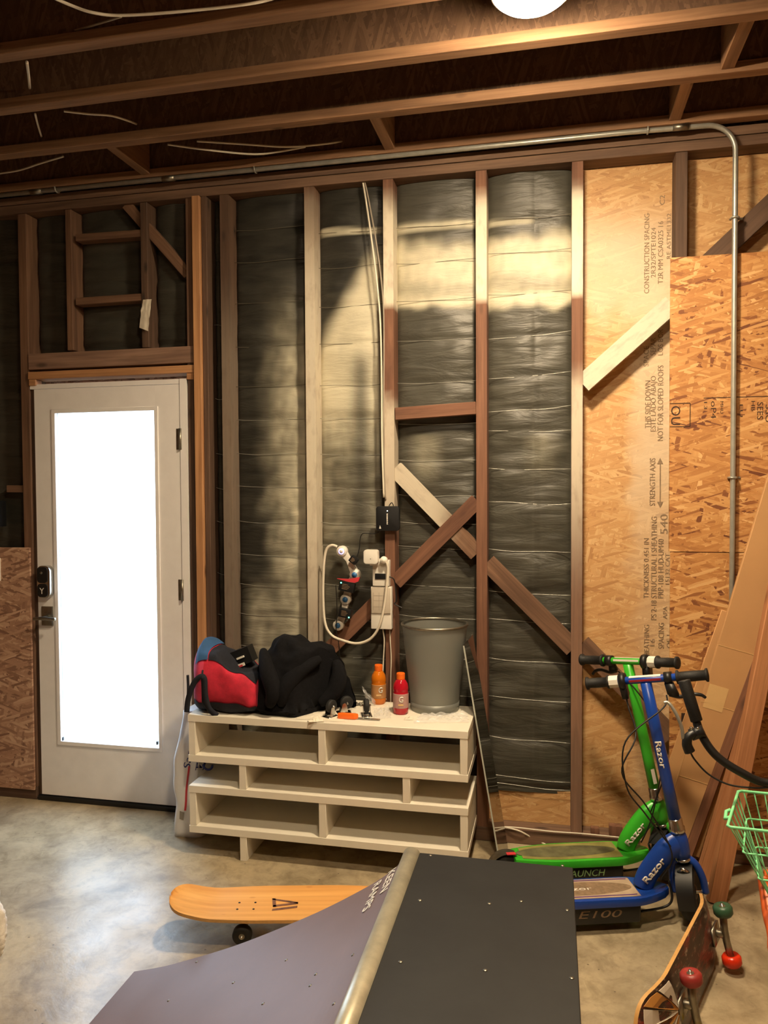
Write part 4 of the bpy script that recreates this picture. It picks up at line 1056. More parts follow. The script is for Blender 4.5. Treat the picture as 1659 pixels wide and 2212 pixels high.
# ================================================================ BAMBOO SKATEBOARD ON THE FLOOR
def skateboard(root, outline_w, L, deckmat, topz=.105, kick=(.05,.03), edge='ply', wheelcols=('rubber',)*4, wr=.031, ww=.034, under=None, axw=.085, tpos=None):
    """local: x along the board, top face up; parts: deck, trucks, wheels"""
    def cen(x):
        z = 0
        if x < -L/2+.16: z = kick[0]*((-L/2+.16-x)/.16)**1.6
        if x > L/2-.16: z = kick[1]*((x-L/2+.16)/.16)**1.6
        return z
    n = 40; xs = [-L/2+L*(.5-.5*math.cos(PI*k/(n-1))) for k in range(n)]
    def hw(x):
        e = min(x+L/2, L/2-x)/.07
        return max(.004, outline_w(x)*(1-(1-min(1,e))**2.6)**.5 if e < 1 else outline_w(x))
    m = 9; th = .011
    tv = []; 
    for x in xs:
        for j in range(m):
            y = (2*j/(m-1)-1)*hw(x); tv.append(Vector((x,y,topz+cen(x)+.012*abs(2*j/(m-1)-1)**3)))
    def face(vs, flip):
        fs = []
        for i in range(n-1):
            for j in range(m-1):
                q = (i*m+j,(i+1)*m+j,(i+1)*m+j+1,i*m+j+1); fs.append(q if not flip else q[::-1])
        return fs
    part('deck_top', MB().add(tv, face(tv, False)), deckmat, root, local=True, smooth=True)
    bv = [v-Vector((0,0,th)) for v in tv]
    part('deck_underside', MB().add(bv, face(bv, True)), under or edge, root, local=True, smooth=True)
    loop = [i*m for i in range(n)]+[(n-1)*m+j for j in range(1,m)]+[i*m+m-1 for i in range(n-2,-1,-1)]+[j for j in range(m-2,0,-1)]
    k = len(loop); part('deck_edge', MB().add([tv[i] for i in loop]+[bv[i] for i in loop], [(i,(i+1)%k,(i+1)%k+k,i+k) for i in range(k)]), edge, root, local=True, smooth=True)
    wc = 0
    tpos = tpos or (-L/2+.20, L/2-.19)
    for tx in tpos:
        z0 = topz-th
        tr = part('truck', MB().box(tx-.038,tx+.038,-.026,.026,z0-.008,z0).lathe([(.017,0),(.013,.022),(.016,.030)], (tx-.006,0,z0-.034), seg=14).tube([(tx,-axw+.012,z0-.038),(tx,-.02,z0-.034),(tx,.02,z0-.034),(tx,axw-.012,z0-.038)], .0115, 10), 'dull_steel', root, local=True, smooth=True)
        part('bushing', MB().lathe([(.0125,-.004),(.014,.0),(.0125,.006)], (tx-.014,0,z0-.022), seg=14), 'teal', tr, local=True, smooth=True)
        part('axle', MB().tube([(tx,-axw-.022,z0-.040),(tx,axw+.022,z0-.040)], .004, 8), 'chrome', tr, local=True, smooth=True)
        for s in (-1,1):
            w = part('wheel', MB().lathe([(.010,-ww/2+.004),(.016,-ww/2),(wr-.006,-ww/2),(wr,-ww/2+.008),(wr,ww/2-.008),(wr-.006,ww/2),(.016,ww/2),(.010,ww/2-.004)], (tx,s*axw,z0-.040), (0,1,0), 26), wheelcols[wc], root, local=True, smooth=True)
            part('bearing', MB().lathe([(.010,-ww/2+.003),(.010,ww/2-.003)], (tx,s*axw,z0-.040), (0,1,0), 16), 'dull_steel', w, local=True)
            wc += 1
    for tx in tpos:
        for a in (-.028,.028):
            for b in (-.021,.021): part('bolt', MB().lathe([(.0042,0),(.0036,.0012),(0,.0012)], (tx+a,b,topz+.0002), seg=10), 'black', root, local=True)
A = F(366,1948,.135); 
ang = .225
d_ = Vector((math.cos(ang),math.sin(ang),0)); L_ = .86
c_ = Vector((A.x,A.y,0))+d_*(L_/2)+Vector((.0,.01,0))
bb = thing('bamboo_skateboard', 'bamboo skateboard with a brown zigzag logo lying behind the ramp', 'skateboard', (c_.x,c_.y,0), ang)
skateboard(bb, lambda x: .112-.02*sst(.1,.43,abs(x)), L_, 'bamboo', .112, (.036,.03), 'ply', wr=.033, tpos=(-L_/2+.262, L_/2-.19))
lg = MB()
for P in (((0,.0),(.085,.018),(.085,.030),(.0,.012)),((0,0),(.012,0),(.002,.056),(-.010,.056)),((-.010,.056),(-.005,.046),(.085,.018),(.085,.030)),((.0,-.024),(.0,-.012),(.085,.006),(.085,-.006))):
    lg.prism([Vector((-.075+1.0*x, y-.01, .1126)) for x,y in P], (0,0,0), (0,0,.0006))
part('logo', lg, 'plank_a', bb, local=True)
# ---- second skateboard standing on its edge
T_ = Vector((3.065,-.63,0)); u_ = Vector((-.385,-.923,0)).normalized(); L2 = .735
n2 = Vector((.923,-.385,0))
sb = thing('graphic_skateboard', 'worn graphic skateboard standing on edge with mismatched coloured wheels', 'skateboard', T_+u_*(L2/2))
M['w_green'] = plain('dark_green_wheel', lin(50,86,62), .4); M['w_red'] = plain('red_wheel', lin(206,48,20), .25); M['w_maroon'] = plain('maroon_wheel', lin(150,48,44), .45); M['w_yellow'] = plain('yellow_wheel', lin(226,192,10), .3)
# local x = from far tail to near nose, local z = deck top normal (away from wheels), local y = across
skateboard(sb, lambda x: .098-.012*sst(.2,.4,abs(x)), L2, 'grip_tape', 0.0, (.05,.05), 'ply', ('w_red','w_green','w_yellow','w_maroon'), .030, .034, 'deckgfx', axw=.078, tpos=(-L2/2+.125,-L2/2+.54))
stp = MB()
for k, (x0,x1) in enumerate(((.26,.285),(.315,.345),(.375,.395))):
    pass
lean = .18
zl = (-n2*math.cos(lean)-Vector((0,0,1))*math.sin(lean)).normalized(); xl = u_; yl = zl.cross(xl).normalized()
if yl.z < 0: yl = -yl; 
mtx = Matrix(((xl.x,yl.x,zl.x,0),(xl.y,yl.y,zl.y,0),(xl.z,yl.z,zl.z,0),(0,0,0,1)))
print('handed', mtx.to_3x3().determinant())
sb.matrix_world = Matrix.Translation(T_+u_*(L2/2)+Vector((0,0,.110))) @ mtx
# painted fan on the underside at the nose
def up2(x,y):
    z = 0.05*max(0,(x-L2/2+.16)/.16)**1.6
    return Vector((x,y,z-.0124+.012*min(1,abs(y)/hw2(x))**3))
def hw2(x): 
    e = max(0.02,min(1,(L2/2-x)/.07)); return .088*(1-(1-e)**2.6)**.5
NB_ = 7
for k in range(NB_):
    ea = [(-1+2*(k+.06)/NB_), (-1+2*(k+.94)/NB_)]
    def edge_pt(s):
        # walk the nose outline: s in -1..1 from one edge round to the other
        if abs(s) > .45: x = L2/2-.155+.125*(1-(abs(s)-.45)/.55); return (x, math.copysign(hw2(x)*.96, s))
        return (L2/2-.008-.022*(abs(s)/.45)**2, hw2(L2/2-.03)*.96*s/.45)
    o0 = (L2/2-.165, .0)
    P0, P1 = edge_pt(ea[0]), edge_pt(ea[1]); mid = edge_pt((ea[0]+ea[1])/2)
    ring = []
    for f in (.10,.3,.5,.7,.85,1.0): ring.append((o0[0]+(P0[0]-o0[0])*f, o0[1]+(P0[1]-o0[1])*f))
    ring.append(mid)
    for f in (1.0,.85,.7,.5,.3,.10): ring.append((o0[0]+(P1[0]-o0[0])*f, o0[1]+(P1[1]-o0[1])*f))
    part('painted_ray', MB().prism([up2(*p) for p in ring], (0,0,-.0006), (0,0,-.0024)), 'ivory' if k % 2 == 0 else 'tan', sb, local=True)

# ================================================================ SCOOTERS
def scooter(label, loc, yaw, steer, body, deckc, lines, badge, badgecol, stemtext, roll=0):
    t = thing('electric_scooter', label, 'scooter', loc, yaw)
    t.rotation_euler = (roll,0,yaw)
    rk = math.radians(12.5); s = Vector((-math.sin(rk),0,math.cos(rk))); A0 = Vector((0,0,.10))
    Rm = Matrix.Rotation(steer, 4, s)
    RT = Matrix.Translation(A0) @ Rm @ Matrix.Translation(-A0)
    def P(tt, off=Vector((0,0,0))): return A0+s*tt+off
    def addr(name, mb, mat, par, **k):      # a piece that turns with the bar
        mb.v = [RT @ v for v in mb.v]; return part(name, mb, mat, par, local=True, **k)
    # wheel and fork
    w = addr('front_wheel', MB().lathe([(.050,-.018),(.064,-.026),(.084,-.030),(.098,-.018),(.102,0),(.098,.018),(.084,.030),(.064,.026),(.050,.018)], (0,0,.101), (0,1,0), 40), 'rubber', t, smooth=True)
    addr('wheel_hub', MB().lathe([(.0,-.02),(.020,-.022),(.03,-.014),(.056,-.012),(.056,.012),(.03,.014),(.020,.022),(0,.02)], (0,0,.101), (0,1,0), 24), 'black', w, smooth=True)
    fk = addr('fork', MB().tube([P(-.0,Vector((0,-.052,0))),P(.05,Vector((0,-.052,0))),P(.10,Vector((0,-.040,0))),P(.125,Vector((0,-.02,0))),P(.13),P(.125,Vector((0,.02,0))),P(.10,Vector((0,.040,0))),P(.05,Vector((0,.052,0))),P(0,Vector((0,.052,0)))], .013, 12, smooth=5), body, t, smooth=True)
    addr('axle', MB().tube([(0,-.06,.10),(0,.06,.10)], .006, 8), 'chrome', fk, smooth=True)
    fen = MB().grid(lambda u,v: A0+Vector((math.sin(-1.0+2.4*u)*.112, (v-.5)*.058, math.cos(-1.0+2.4*u)*.112)), 16, 6)
    addr('mudguard', fen, 'black', fk, smooth=True)
    addr('brake_caliper', MB().tube([P(.105,Vector((.045,-.02,0))),P(.125,Vector((.05,0,0))),P(.105,Vector((.045,.02,0)))], .007, 8), 'chrome', fk, smooth=True)
    # head, collar, stem
    part('head_tube', MB().lathe([(.026,0),(.029,.02),(.030,.06),(.026,.085),(.022,.092)], P(.135), s, 24), body, t, local=True, smooth=True)
    part('bearing_ring', MB().lathe([(.024,0),(.028,.004),(.028,.010),(.022,.014)], P(.120), s, 24), 'chrome', t, local=True, smooth=True)
    addr('clamp_collar', MB().lathe([(.020,0),(.0275,.002),(.0275,.016),(.0245,.018),(.0245,.048),(.021,.052)], P(.228), s, 24), 'chrome', t, smooth=True)
    st = addr('stem', MB().tube([P(.275),P(.40),P(.60),P(.785)], lambda q: .0215-.002*q, 18), body, t, smooth=True)
    # curved neck down to the deck
    neck = crom([P(.185,Vector((-.006,0,0))),P(.165,Vector((-.05,0,0))),(-.128,0,.215),(-.162,0,.168),(-.178,0,.128)], 6)
    vs = []; ns = 20
    for i, p in enumerate(neck):
        tg = (neck[min(i+1,len(neck)-1)]-neck[max(i-1,0)]).normalized(); up = Vector((0,1,0)); sd = tg.cross(up)
        q = i/(len(neck)-1); hh = .045-.009*q; wd_ = .027
        for k in range(ns): a = 2*PI*k/ns; vs.append(p+sd*(hh*math.cos(a))+up*(wd_*math.sin(a)))
    m_ = len(neck)
    nk = part('neck', MB().add(vs, [(i*ns+k,i*ns+(k+1)%ns,(i+1)*ns+(k+1)%ns,(i+1)*ns+k) for i in range(m_-1) for k in range(ns)]+[tuple(range(ns))[::-1],tuple((m_-1)*ns+k for k in range(ns))]), body, t, local=True, smooth=True)
    # deck
    def hw(x):
        if x > -.24: return .020+.058*math.sin(PI/2*min(1,(-.085-x)/.155)) if x < -.085 else .012
        if x < -.45: return .078-.03*((-.45-x)/.18)**1.5
        return .078
    def outline(x0,x1,inset,z,n=26):
        xs = [x1+(x0-x1)*k/(n-1) for k in range(n)]
        a = [Vector((x,-max(.004,hw(x)-inset),z)) for x in xs]; b = [Vector((x,max(.004,hw(x)-inset),z)) for x in xs[::-1]]
        return a+b
    part('deck', MB().prism(outline(-.63,-.085,0,.098), (0,0,0), (0,0,.030)), body, t, local=True, bevel=.006)
    gt = part('deck_grip', MB().prism(outline(-.60,-.21,.014,.1281), (0,0,0), (0,0,.0016)), deckc, t, local=True)
    el = [Vector((-.42+.20*math.cos(a),.044*math.sin(a),.1298)) for a in [2*PI*k/40 for k in range(40)]]
    part('grip_oval', MB().prism(el, (0,0,0), (0,0,.0006)), 'print_g' if lines else 'deck_dirt', gt, local=True)
    if lines:
        for sgn in (-1,1):
            pts = [Vector((x,sgn*(hw(x)-.024),.1300)) for x in [-.59+.37*k/20 for k in range(21)]]
            part('deck_stripe', MB().tube(pts, .0022, 5), lines, gt, local=True)
        text('lettering', 'Razor', 'print_w', gt, (-.49,-.010,.1304), (1,0,0), (0,1,0), .020, .12, ext=.0005, local=True)
    bxp = [Vector((x,y,0)) for x,y in ((-.52,-.062),(-.215,-.062),(-.205,-.05),(-.205,.05),(-.215,.062),(-.52,.062))]
    bx = part('battery_box', MB().prism(bxp, (0,0,.034), (0,0,.099)), 'black', t, local=True, bevel=.004)
    text('lettering', badge, badgecol, bx, (-.44,-.0624,.058), (1,0,0), (0,0,1), .026, .155, ext=.0008, local=True, shear=.2)
    dv = Vector((.52,0,.60)).normalized()
    text('lettering', 'Razor', 'print_w', nk, Vector((-.176,-.0285,.150)), dv, Vector((-dv.z,0,dv.x)), .025, .105, ext=.003, local=True, bold=.0008)
    if stemtext:
        tn = text('lettering', 'Razor', 'print_w', st, (0,0,0), (1,0,0), (0,1,0), .021, .10, ext=.0015, local=True, bold=.0006)
        toc = Vector((CAM.x-loc[0],CAM.y-loc[1],0)).normalized(); c_, s_ = math.cos(-yaw), math.sin(-yaw)
        toc = Vector((toc.x*c_-toc.y*s_, toc.x*s_+toc.y*c_, 0)); toc = (toc-s*toc.dot(s)).normalized()
        X = -s; Y = toc.cross(X)
        for v in tn.data.vertices:
            x, y, z = v.co; v.co = P(.575)+X*x+Y*(y-.0105)+toc*(.0195+z)
    else:
        part('sticker', MB().obox(P(.30,Vector((0,-.0225,0))), P(.36,Vector((0,-.0225,0))), .014, .001), 'print_w', st, local=True)
    # rear wheel
    rw = part('rear_wheel', MB().lathe([(.02,-.018),(.055,-.02),(.064,-.010),(.064,.010),(.055,.02),(.02,.018)], (-.655,0,.064), (0,1,0), 30), 'rubber', t, local=True, smooth=True)
    part('rear_stay', MB().box(-.68,-.60,-.034,-.024,.055,.10).box(-.68,-.60,.024,.034,.055,.10), 'black', t, local=True)
    part('rear_mudguard', MB().grid(lambda u,v: Vector((-.655+math.sin(-1.4+2.2*u)*.074,(v-.5)*.05,.064+math.cos(-1.4+2.2*u)*.074)), 14, 5), 'dull_steel', t, local=True, smooth=True)
    part('reflector', MB().box(-.66,-.625,-.028,-.010,.1375,.1405), 'print_r', t, local=True, label='red reflector')
    part('kickstand', MB().tube([(-.52,.055,.09),(-.50,.11,.004)], .006, 8), 'dull_steel', t, local=True, smooth=True)
    # bar: rider's right is -y before turning
    B = P(.795)
    bar = addr('handlebar', MB().tube([B+Vector((0,-.20,0)),B+Vector((0,.20,0))], .0135, 14), body, t, smooth=True)
    addr('bar_sticker', MB().obox(B+Vector((0.0,-.055,.0137)), B+Vector((0.0,.055,.0137)), .012, .001, front=(0,0,1)), 'print_w', bar)
    if stemtext:
        Xc = (RT.to_3x3().inverted() @ Vector((math.sin(yaw)*-1,-1,0)))
    addr('bar_sticker', MB().obox(B+Vector((-.0137,-.055,.004)), B+Vector((-.0137,.055,.004)), .008, .001, front=(-1,0,0)), 'print_r' if stemtext else 'print_w', bar)
    addr('bar_sticker', MB().obox(B+Vector((.0137,-.055,.004)), B+Vector((.0137,.055,.004)), .008, .001, front=(1,0,0)), 'print_r' if stemtext else 'print_w', bar)
    def grip(sgn, a, b):
        L = b-a; y = lambda q: sgn*(a+q)
        return addr('grip', MB().lathe([(.0150,0),(.0245,.002),(.0245,.008),(.0175,.012),(.0185,L*.5),(.0175,L-.012),(.0235,L-.008),(.0235,L-.002),(.012,L)], B+Vector((0,sgn*a,0)), (0,sgn,0), 22), 'rubber_grip', t, smooth=True)
    grip(-1,.125,.212); grip(1,.105,.212)
    addr('throttle_band', MB().lathe([(.0150,0),(.0225,.0),(.0225,.034),(.0150,.034)], B+Vector((0,-.094,0)), (0,-1,0), 8), 'print_w', t)
    th = MB().lathe([(.0150,0),(.028,.0),(.030,.010),(.028,.022),(.0150,.022)], B+Vector((0,-.068,0)), (0,-1,0), 24); th.box(B.x-.016,B.x+.022,-.092,-.070,B.z-.062,B.z-.01)
    addr('throttle_housing', th, 'black', t, smooth=True)
    br = MB().lathe([(.0145,0),(.021,0),(.021,.026),(.0145,.026)], B+Vector((0,.066,0)), (0,1,0), 18)
    br.prism([B+Vector(v) for v in ((.01,.064,-.012),(.034,.070,-.040),(.040,.088,-.050),(.040,.108,-.044),(.02,.096,-.012))], (-.006,0,0), (.008,0,0))
    addr('brake_clamp', br, 'black', t, smooth=True)
    addr('brake_lever', MB().tube([B+Vector((.036,.075,-.044)),B+Vector((.042,.11,-.052)),B+Vector((.044,.15,-.044)),B+Vector((.042,.178,-.050)),B+Vector((.038,.190,-.064))], lambda q: .0075-.002*q, 8, smooth=6), 'black', t, smooth=True)
    e0 = RT @ (B+Vector((.036,.066,-.046))); e1 = RT @ (B+Vector((.005,-.08,-.060)))
    k = Vector((-.15,-.09,0)) if stemtext else Vector((.03,-.06,0))
    z0_ = P(.19,Vector((-.05,-.035,0)))
    part('brake_cable', MB().tube([e0, e0+(P(.70)-e0)*.6+Vector((0,-.05,-.01)), P(.60,k*1.0), P(.45,k*1.25), P(.34,k*.9), z0_], .0028, 6, smooth=8), 'cable_black', t, local=True, smooth=True)
    part('throttle_cable', MB().tube([e1, e1+Vector((0,-.02,-.035)), P(.62,k*.75+Vector((0,-.03,0))), P(.50,k*1.3), P(.36,k*.8), z0_+Vector((0,-.01,-.02)), (-.13,-.04,.17)], .0028, 6, smooth=8), 'cable_black', t, local=True, smooth=True)
    part('power_cable', MB().tube([(-.095,-.03,.16),(-.085,-.035,.10),(-.11,-.035,.07),(-.20,-.04,.06)], .0045, 7, smooth=6), 'cable_black', t, local=True, smooth=True)
    return t
M['deck_tan'] = plain('dusty_tan_grip', lin(176,156,132), .8, var=.12, scale=20)
M['deck_olive'] = plain('dusty_olive_grip', lin(138,132,72), .85, var=.35, scale=9)
M['deck_dirt'] = plain('grey_scuffed_grip', lin(98,96,66), .9, var=.4, scale=18)
M['purple'] = plain('purple_stripe', lin(98,62,120), .6)
M['badge_grn'] = plain('pale_green_print', lin(150,190,130), .6)
scooter('blue electric kick scooter with tan deck parked beside the black ramp platform', (3.0,-.47,0), math.radians(17), math.radians(-122), 'blue', 'deck_tan', 'purple', 'E100', 'print_g', True)
scooter('green electric kick scooter with dusty olive deck parked next to the wall', (2.965,-.185,0), math.radians(17), math.radians(38), 'green', 'deck_olive', None, 'LAUNCH', 'badge_grn', False)

# ================================================================ LEANING LUMBER AND CARDBOARD
def lean_board(name, a, b, w, d, mat, label, cat, front=(0,-1,0), bevel=.002):
    a = Vector(a); b = Vector(b); z = (b-a).normalized(); f = Vector(front); f = (f-z*f.dot(z)).normalized(); x = f.cross(z)
    L = (b-a).length; o = link(name, MB().box(-w/2,w/2,-d,0,0,L).mesh(name, bevel=bevel, seg=1), mat)
    o.matrix_world = Matrix(((x.x,f.x,z.x,a.x),(x.y,f.y,z.y,a.y),(x.z,f.z,z.z,a.z),(0,0,0,1))); OFF[o.name] = Vector((0,0,0))
    return tag(o, label, cat)
cb = lean_board('cardboard_sheet', W(1466,1838,-.090), W(1716,1010,-.080), .165, .022, 'cardboard', 'long folded cardboard leaning against the strand board wall', 'cardboard')
for zf in (.30,.62,.86):
    part('fold_line', MB().box(-.0825,.0825,.0001,.0012,zf,zf+.002), 'tape', cb, local=True)
part('paper_label', MB().box(-.005,.07,.0001,.001,.60,.70), 'tape', cb, local=True)
cb2 = lean_board('cardboard_sheet', W(1420,1842,-.050), W(1600,1330,-.056), .15, .006, 'cardboard', 'lower cardboard piece tucked behind the long folded one', 'cardboard')
lean_board('lumber_board', W(1484,1850,-.13), W(1700,1255,-.10), .036, .085, 'plank_a', 'narrow board with its shade painted in as dark brown, leaning over the cardboard', 'board', front=(-.35,-1,0))  # dark brown puts the shade of its narrow side into the colour
f1 = F(1520,1905); lean_board('lumber_board', (f1.x,f1.y,.002), W(1712,1250,-.13), .05, .038, 'plank_b', 'reddish board leaning between the dark board and the orange one', 'board', front=(.1,-1,.1))
f2 = F(1550,1955,.0); lean_board('lumber_board', (f2.x,f2.y,.002), W(1690,1240,-.17), .062, .038, 'plank_b', 'wide orange board with its foot on the floor behind the skateboard', 'board', front=(.15,-1,.1))

# ================================================================ BICYCLE AT THE RIGHT EDGE
by = -1.10
M['burnt'] = plain('burnt_orange_paint', lin(206,92,30), .4, var=.06)
bike = thing('bicycle', 'bicycle with black swept handlebar, orange fork and mint wire basket', 'bicycle', (3.42,by-.05,0))
def bp(px,py,y): return W(px,py,y)
ge = bp(1478,1472,-1.06); gb_ = bp(1512,1580,-1.09)
stem_top = Vector((3.36,by-.03,.80))
part('handlebar', MB().tube([ge, bp(1497,1530,-1.075), gb_, bp(1545,1630,-1.11), bp(1600,1668,-1.12), bp(1660,1692,-1.12), (3.20,-1.12,.765), stem_top], .0115, 14, smooth=7), 'cable_black', bike, smooth=True)
part('handlebar', MB().tube([stem_top, (3.46,-1.14,.77), (3.56,-1.12,.80), (3.62,-1.09,.88), (3.64,-1.06,.97)], .0115, 14, smooth=7), 'cable_black', bike, smooth=True)
dg = (gb_-ge)
for a_, d2 in ((ge,dg*.80),((Vector((3.64,-1.06,.99))),Vector((-.02,-.03,-.11)))):
    L = d2.length; part('grip', MB().lathe([(.010,-.004),(.0165,-.003),(.0172,.0),(.0165,L*.98),(.0150,L)], a_, d2, 20), 'rubber_grip', bike, smooth=True)
clp = part('brake_clamp', MB().tube([bp(1492,1588,-1.095), bp(1520,1578,-1.10)], .0165, 14), 'black', bike, smooth=True)
part('brake_body', MB().tube([bp(1500,1583,-1.105), bp(1487,1592,-1.11), bp(1484,1608,-1.11), bp(1490,1624,-1.11)], lambda t: .011+.004*t, 12, smooth=5), 'black', clp, smooth=True)
for px,py in ((1493,1573),(1507,1573)): 
    q = bp(px,py,-1.118); part('clamp_bolt', MB().lathe([(.0045,0),(.003,.003),(0,.0035)], q, (0,-1,0), 10), 'chrome', clp, smooth=True)
part('brake_lever', MB().tube([bp(1476,1596,-1.112), bp(1472,1570,-1.112), bp(1462,1545,-1.110), bp(1450,1525,-1.105), bp(1442,1517,-1.10), bp(1434,1518,-1.10)], lambda t: .0052-.001*t, 10, smooth=6), 'galv', bike, smooth=True)
part('brake_cable', MB().tube([bp(1491,1622,-1.11), bp(1500,1640,-1.11), bp(1530,1672,-1.12), bp(1575,1695,-1.13), bp(1630,1702,-1.13), bp(1690,1704,-1.12), (3.30,-1.10,.70)], .0026, 7, smooth=8), 'cable_black', bike, smooth=True)
part('stem', MB().tube([stem_top, (3.40,by-.03,.74), (3.42,by-.05,.62)], .014, 12), 'chrome', bike, smooth=True)
part('head_tube', MB().tube([(3.42,by-.05,.66),(3.425,by-.05,.48)], .020, 14), 'orange', bike, smooth=True)
part('frame_tube', MB().tube([W(1652,1893,-1.15), W(1656,1925,-1.17), W(1672,2010,-1.27), W(1726,2130,-1.42), (3.46,-1.48,.16)], .0185, 14, smooth=5), 'burnt', bike, smooth=True, label='orange frame tube below the basket')
part('frame_tube', MB().tube([W(1652,1893,-1.15), (3.20,-1.15,.50), (3.34,by-.05,.52), (3.42,by-.05,.55)], .0185, 14, smooth=5), 'burnt', bike, smooth=True)
wc_ = Vector((3.55,by+.12,.205))
wl = part('front_wheel', MB().tube([wc_+Vector((0,.185*math.cos(a),.185*math.sin(a))) for a in [2*PI*k/48 for k in range(48)]], .020, 12, closed=True), 'rubber', bike, smooth=True)
part('rim', MB().tube([wc_+Vector((0,.162*math.cos(a),.162*math.sin(a))) for a in [2*PI*k/48 for k in range(48)]], .008, 8, closed=True), 'chrome', wl, smooth=True)
for k in range(18):
    a = 2*PI*k/18; part('spoke', MB().tube([wc_+Vector((.02*(-1)**k,0,0)), wc_+Vector((0,.16*math.cos(a),.16*math.sin(a)))], .0012, 4), 'chrome', wl)
fk = MB().tube([(3.425,by-.05,.50),(3.50,by-.03,.44),wc_+Vector((-.045,-.02,.12)),wc_+Vector((-.045,0,0))], .011, 10, smooth=4)
part('fork_leg', fk, 'orange', bike, smooth=True)
part('fork_leg', MB().tube([(3.425,by-.05,.50),(3.56,by-.03,.45),wc_+Vector((.045,-.02,.12)),wc_+Vector((.045,0,0))], .011, 10, smooth=4), 'orange', bike, smooth=True)
# wire basket
ba = thing('wire_basket', 'mint green wire basket hanging on the bicycle handlebar', 'basket', (3.18,-1.17,.46))
A = bp(1595,1708,-1.04); B_ = bp(1571,1786,-1.24)
def rim_pt(u, v, t):
    """u along the long side (0 left), v front/back (0 far), t 0 rim .. 1 bottom"""
    rx = .27; far = Vector((A.x,-1.04,A.z)); near = Vector((B_.x,-1.24,B_.z))
    p = far*(1-v)+near*v+Vector((rx*u,-.02*u,0))
    c = Vector((3.165,-1.175,p.z-.205))
    q = Vector((c.x+(u-.5)*.17, c.y+(.5-v)*.11, c.z))
    return p*(1-t)+q*t
def loop_(t, r, nm):
    pts = [rim_pt(0,0,t),rim_pt(.5,0,t),rim_pt(1,0,t),rim_pt(1,.5,t),rim_pt(1,1,t),rim_pt(.5,1,t),rim_pt(0,1,t),rim_pt(0,.5,t)]
    P = []
    for i in range(8):
        a, b = pts[i], pts[(i+1) % 8]
        for k in range(4): P.append(a+(b-a)*(.06+.88*k/3 if i % 2 == 0 else .06+.88*k/3))
    part(nm, MB().tube(P, r, 7, closed=True), 'mint', ba, smooth=True)
loop_(0, .0042, 'rim')
for t in (.33,.66,1.0): loop_(t, .0026, 'hoop')
for k in range(10):
    u = (k+.5)/10
    part('wire', MB().tube([rim_pt(u,0,0),rim_pt(u,0,.9),rim_pt(u,.08,1),rim_pt(u,.92,1),rim_pt(u,1,.9),rim_pt(u,1,0)], .0019, 5), 'mint', ba)
for k in range(6):
    v = (k+.5)/6
    for u in (0,1): part('wire', MB().tube([rim_pt(u,v,0),rim_pt(u,v,1)], .0019, 5), 'mint', ba)
part('hook', MB().tube([rim_pt(0,.55,0)+Vector((-.004,0,0)), rim_pt(0,.55,0)+Vector((-.016,0,-.006)), rim_pt(0,.7,.0)+Vector((-.014,0,-.010)), rim_pt(0,.75,0)], .005, 6), 'mint', ba, smooth=True)

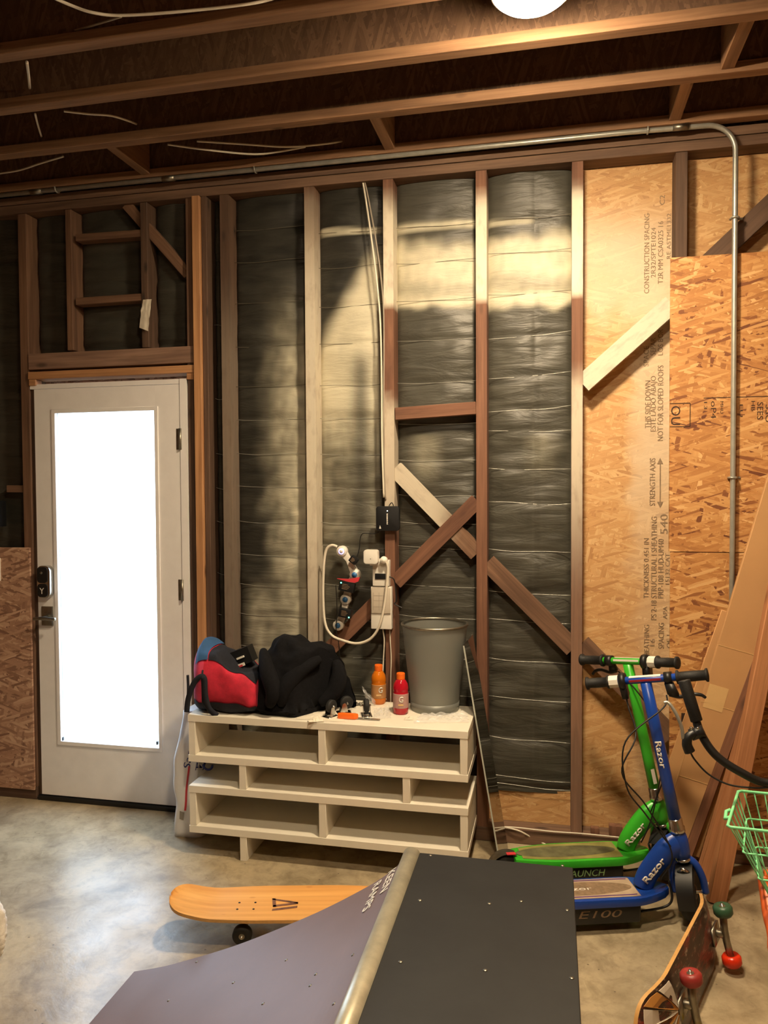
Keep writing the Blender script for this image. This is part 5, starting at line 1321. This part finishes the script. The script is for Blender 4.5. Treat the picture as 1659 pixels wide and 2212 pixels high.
# ================================================================ WHITE DOG JUST INSIDE THE LEFT EDGE
# a small standing dog seen only by the tip of its fluffy tail end; grown from one skeleton so the body is one surface
q = F(9, 2118, .0)
dx, dy = q.x-.06, q.y+.02
J = [((-.10,0,.235),.088),((-.22,0,.232),.082),((-.34,0,.24),.086),((-.40,0,.31),.060),((-.445,0,.375),.074),((-.525,0,.355),.036),((-.035,0,.225),.060)]
E_ = [(0,1),(1,2),(2,3),(3,4),(4,5),(0,6)]
for sx, sy in ((-.07,-.05),(-.07,.05),(-.36,-.05),(-.36,.05)):
    k = len(J); J += [((sx,sy,.16),.045),((sx+(.02 if sx > -.2 else 0),sy,.09),.026),((sx,sy,.035),.022),((sx-.03,sy,.018),.018)]
    E_ += [(0 if sx > -.2 else 2,k),(k,k+1),(k+1,k+2),(k+2,k+3)]
me = bpy.data.meshes.new('dog'); me.from_pydata([Vector(p) for p,_ in J], E_, [])
dog = bpy.data.objects.new('dog', me); col.objects.link(dog); dog.location = (dx,dy,0); dog.rotation_euler = (0,0,math.radians(-30)); dog.scale = (.78,.78,.78)
sm = dog.modifiers.new('skin','SKIN'); sm.use_smooth_shade = True; lay = me.skin_vertices[0] if me.skin_vertices else None
if lay is None:
    bm = bmesh.new(); bm.from_mesh(me); bm.verts.layers.skin.verify(); bm.to_mesh(me); bm.free(); lay = me.skin_vertices[0]
for i, (_, r) in enumerate(J): lay.data[i].radius = (r,r)
lay.data[0].use_root = True
sd_ = dog.modifiers.new('sub','SUBSURF'); sd_.levels = 3; sd_.render_levels = 3
tx_ = bpy.data.textures.new('fur_clumps','CLOUDS'); tx_.noise_scale = .012
dm_ = dog.modifiers.new('fur','DISPLACE'); dm_.texture = tx_; dm_.strength = .014
M['fur'] = plain('white_fur', lin(226,220,210), .95, var=.1, scale=40, bump=.8)
me.materials.append(M['fur'])
OFF[dog.name] = Vector((0,0,0))
for sy in (-1,1):
    part('ear', MB().lathe([(0,.0),(.022,.012),(.030,.035),(.024,.062),(0,.075)], (-.44,sy*.062,.425), (-.1,sy*.35,-1), 14), M['fur'], dog, local=True, smooth=True)
    part('eye', MB().lathe([(0,.009),(.006,.006),(.009,0),(.006,-.006),(0,-.009)], (-.506,sy*.028,.392), (0,0,1), 10), 'black', dog, local=True, smooth=True)
part('nose', MB().lathe([(0,.012),(.010,.008),(.014,0),(.010,-.008),(0,-.012)], (-.562,0,.362), (0,0,1), 12), 'black', dog, local=True, smooth=True)
part('tail', MB().tube([(-.03,0,.27),(.0,0,.32),(-.03,.0,.36),(-.08,0,.365)], lambda t: .016+.022*math.sin(PI*t), 12, smooth=6), M['fur'], dog, local=True, smooth=True)
tag(dog, 'small white fluffy dog at the left edge on the concrete floor', 'dog')
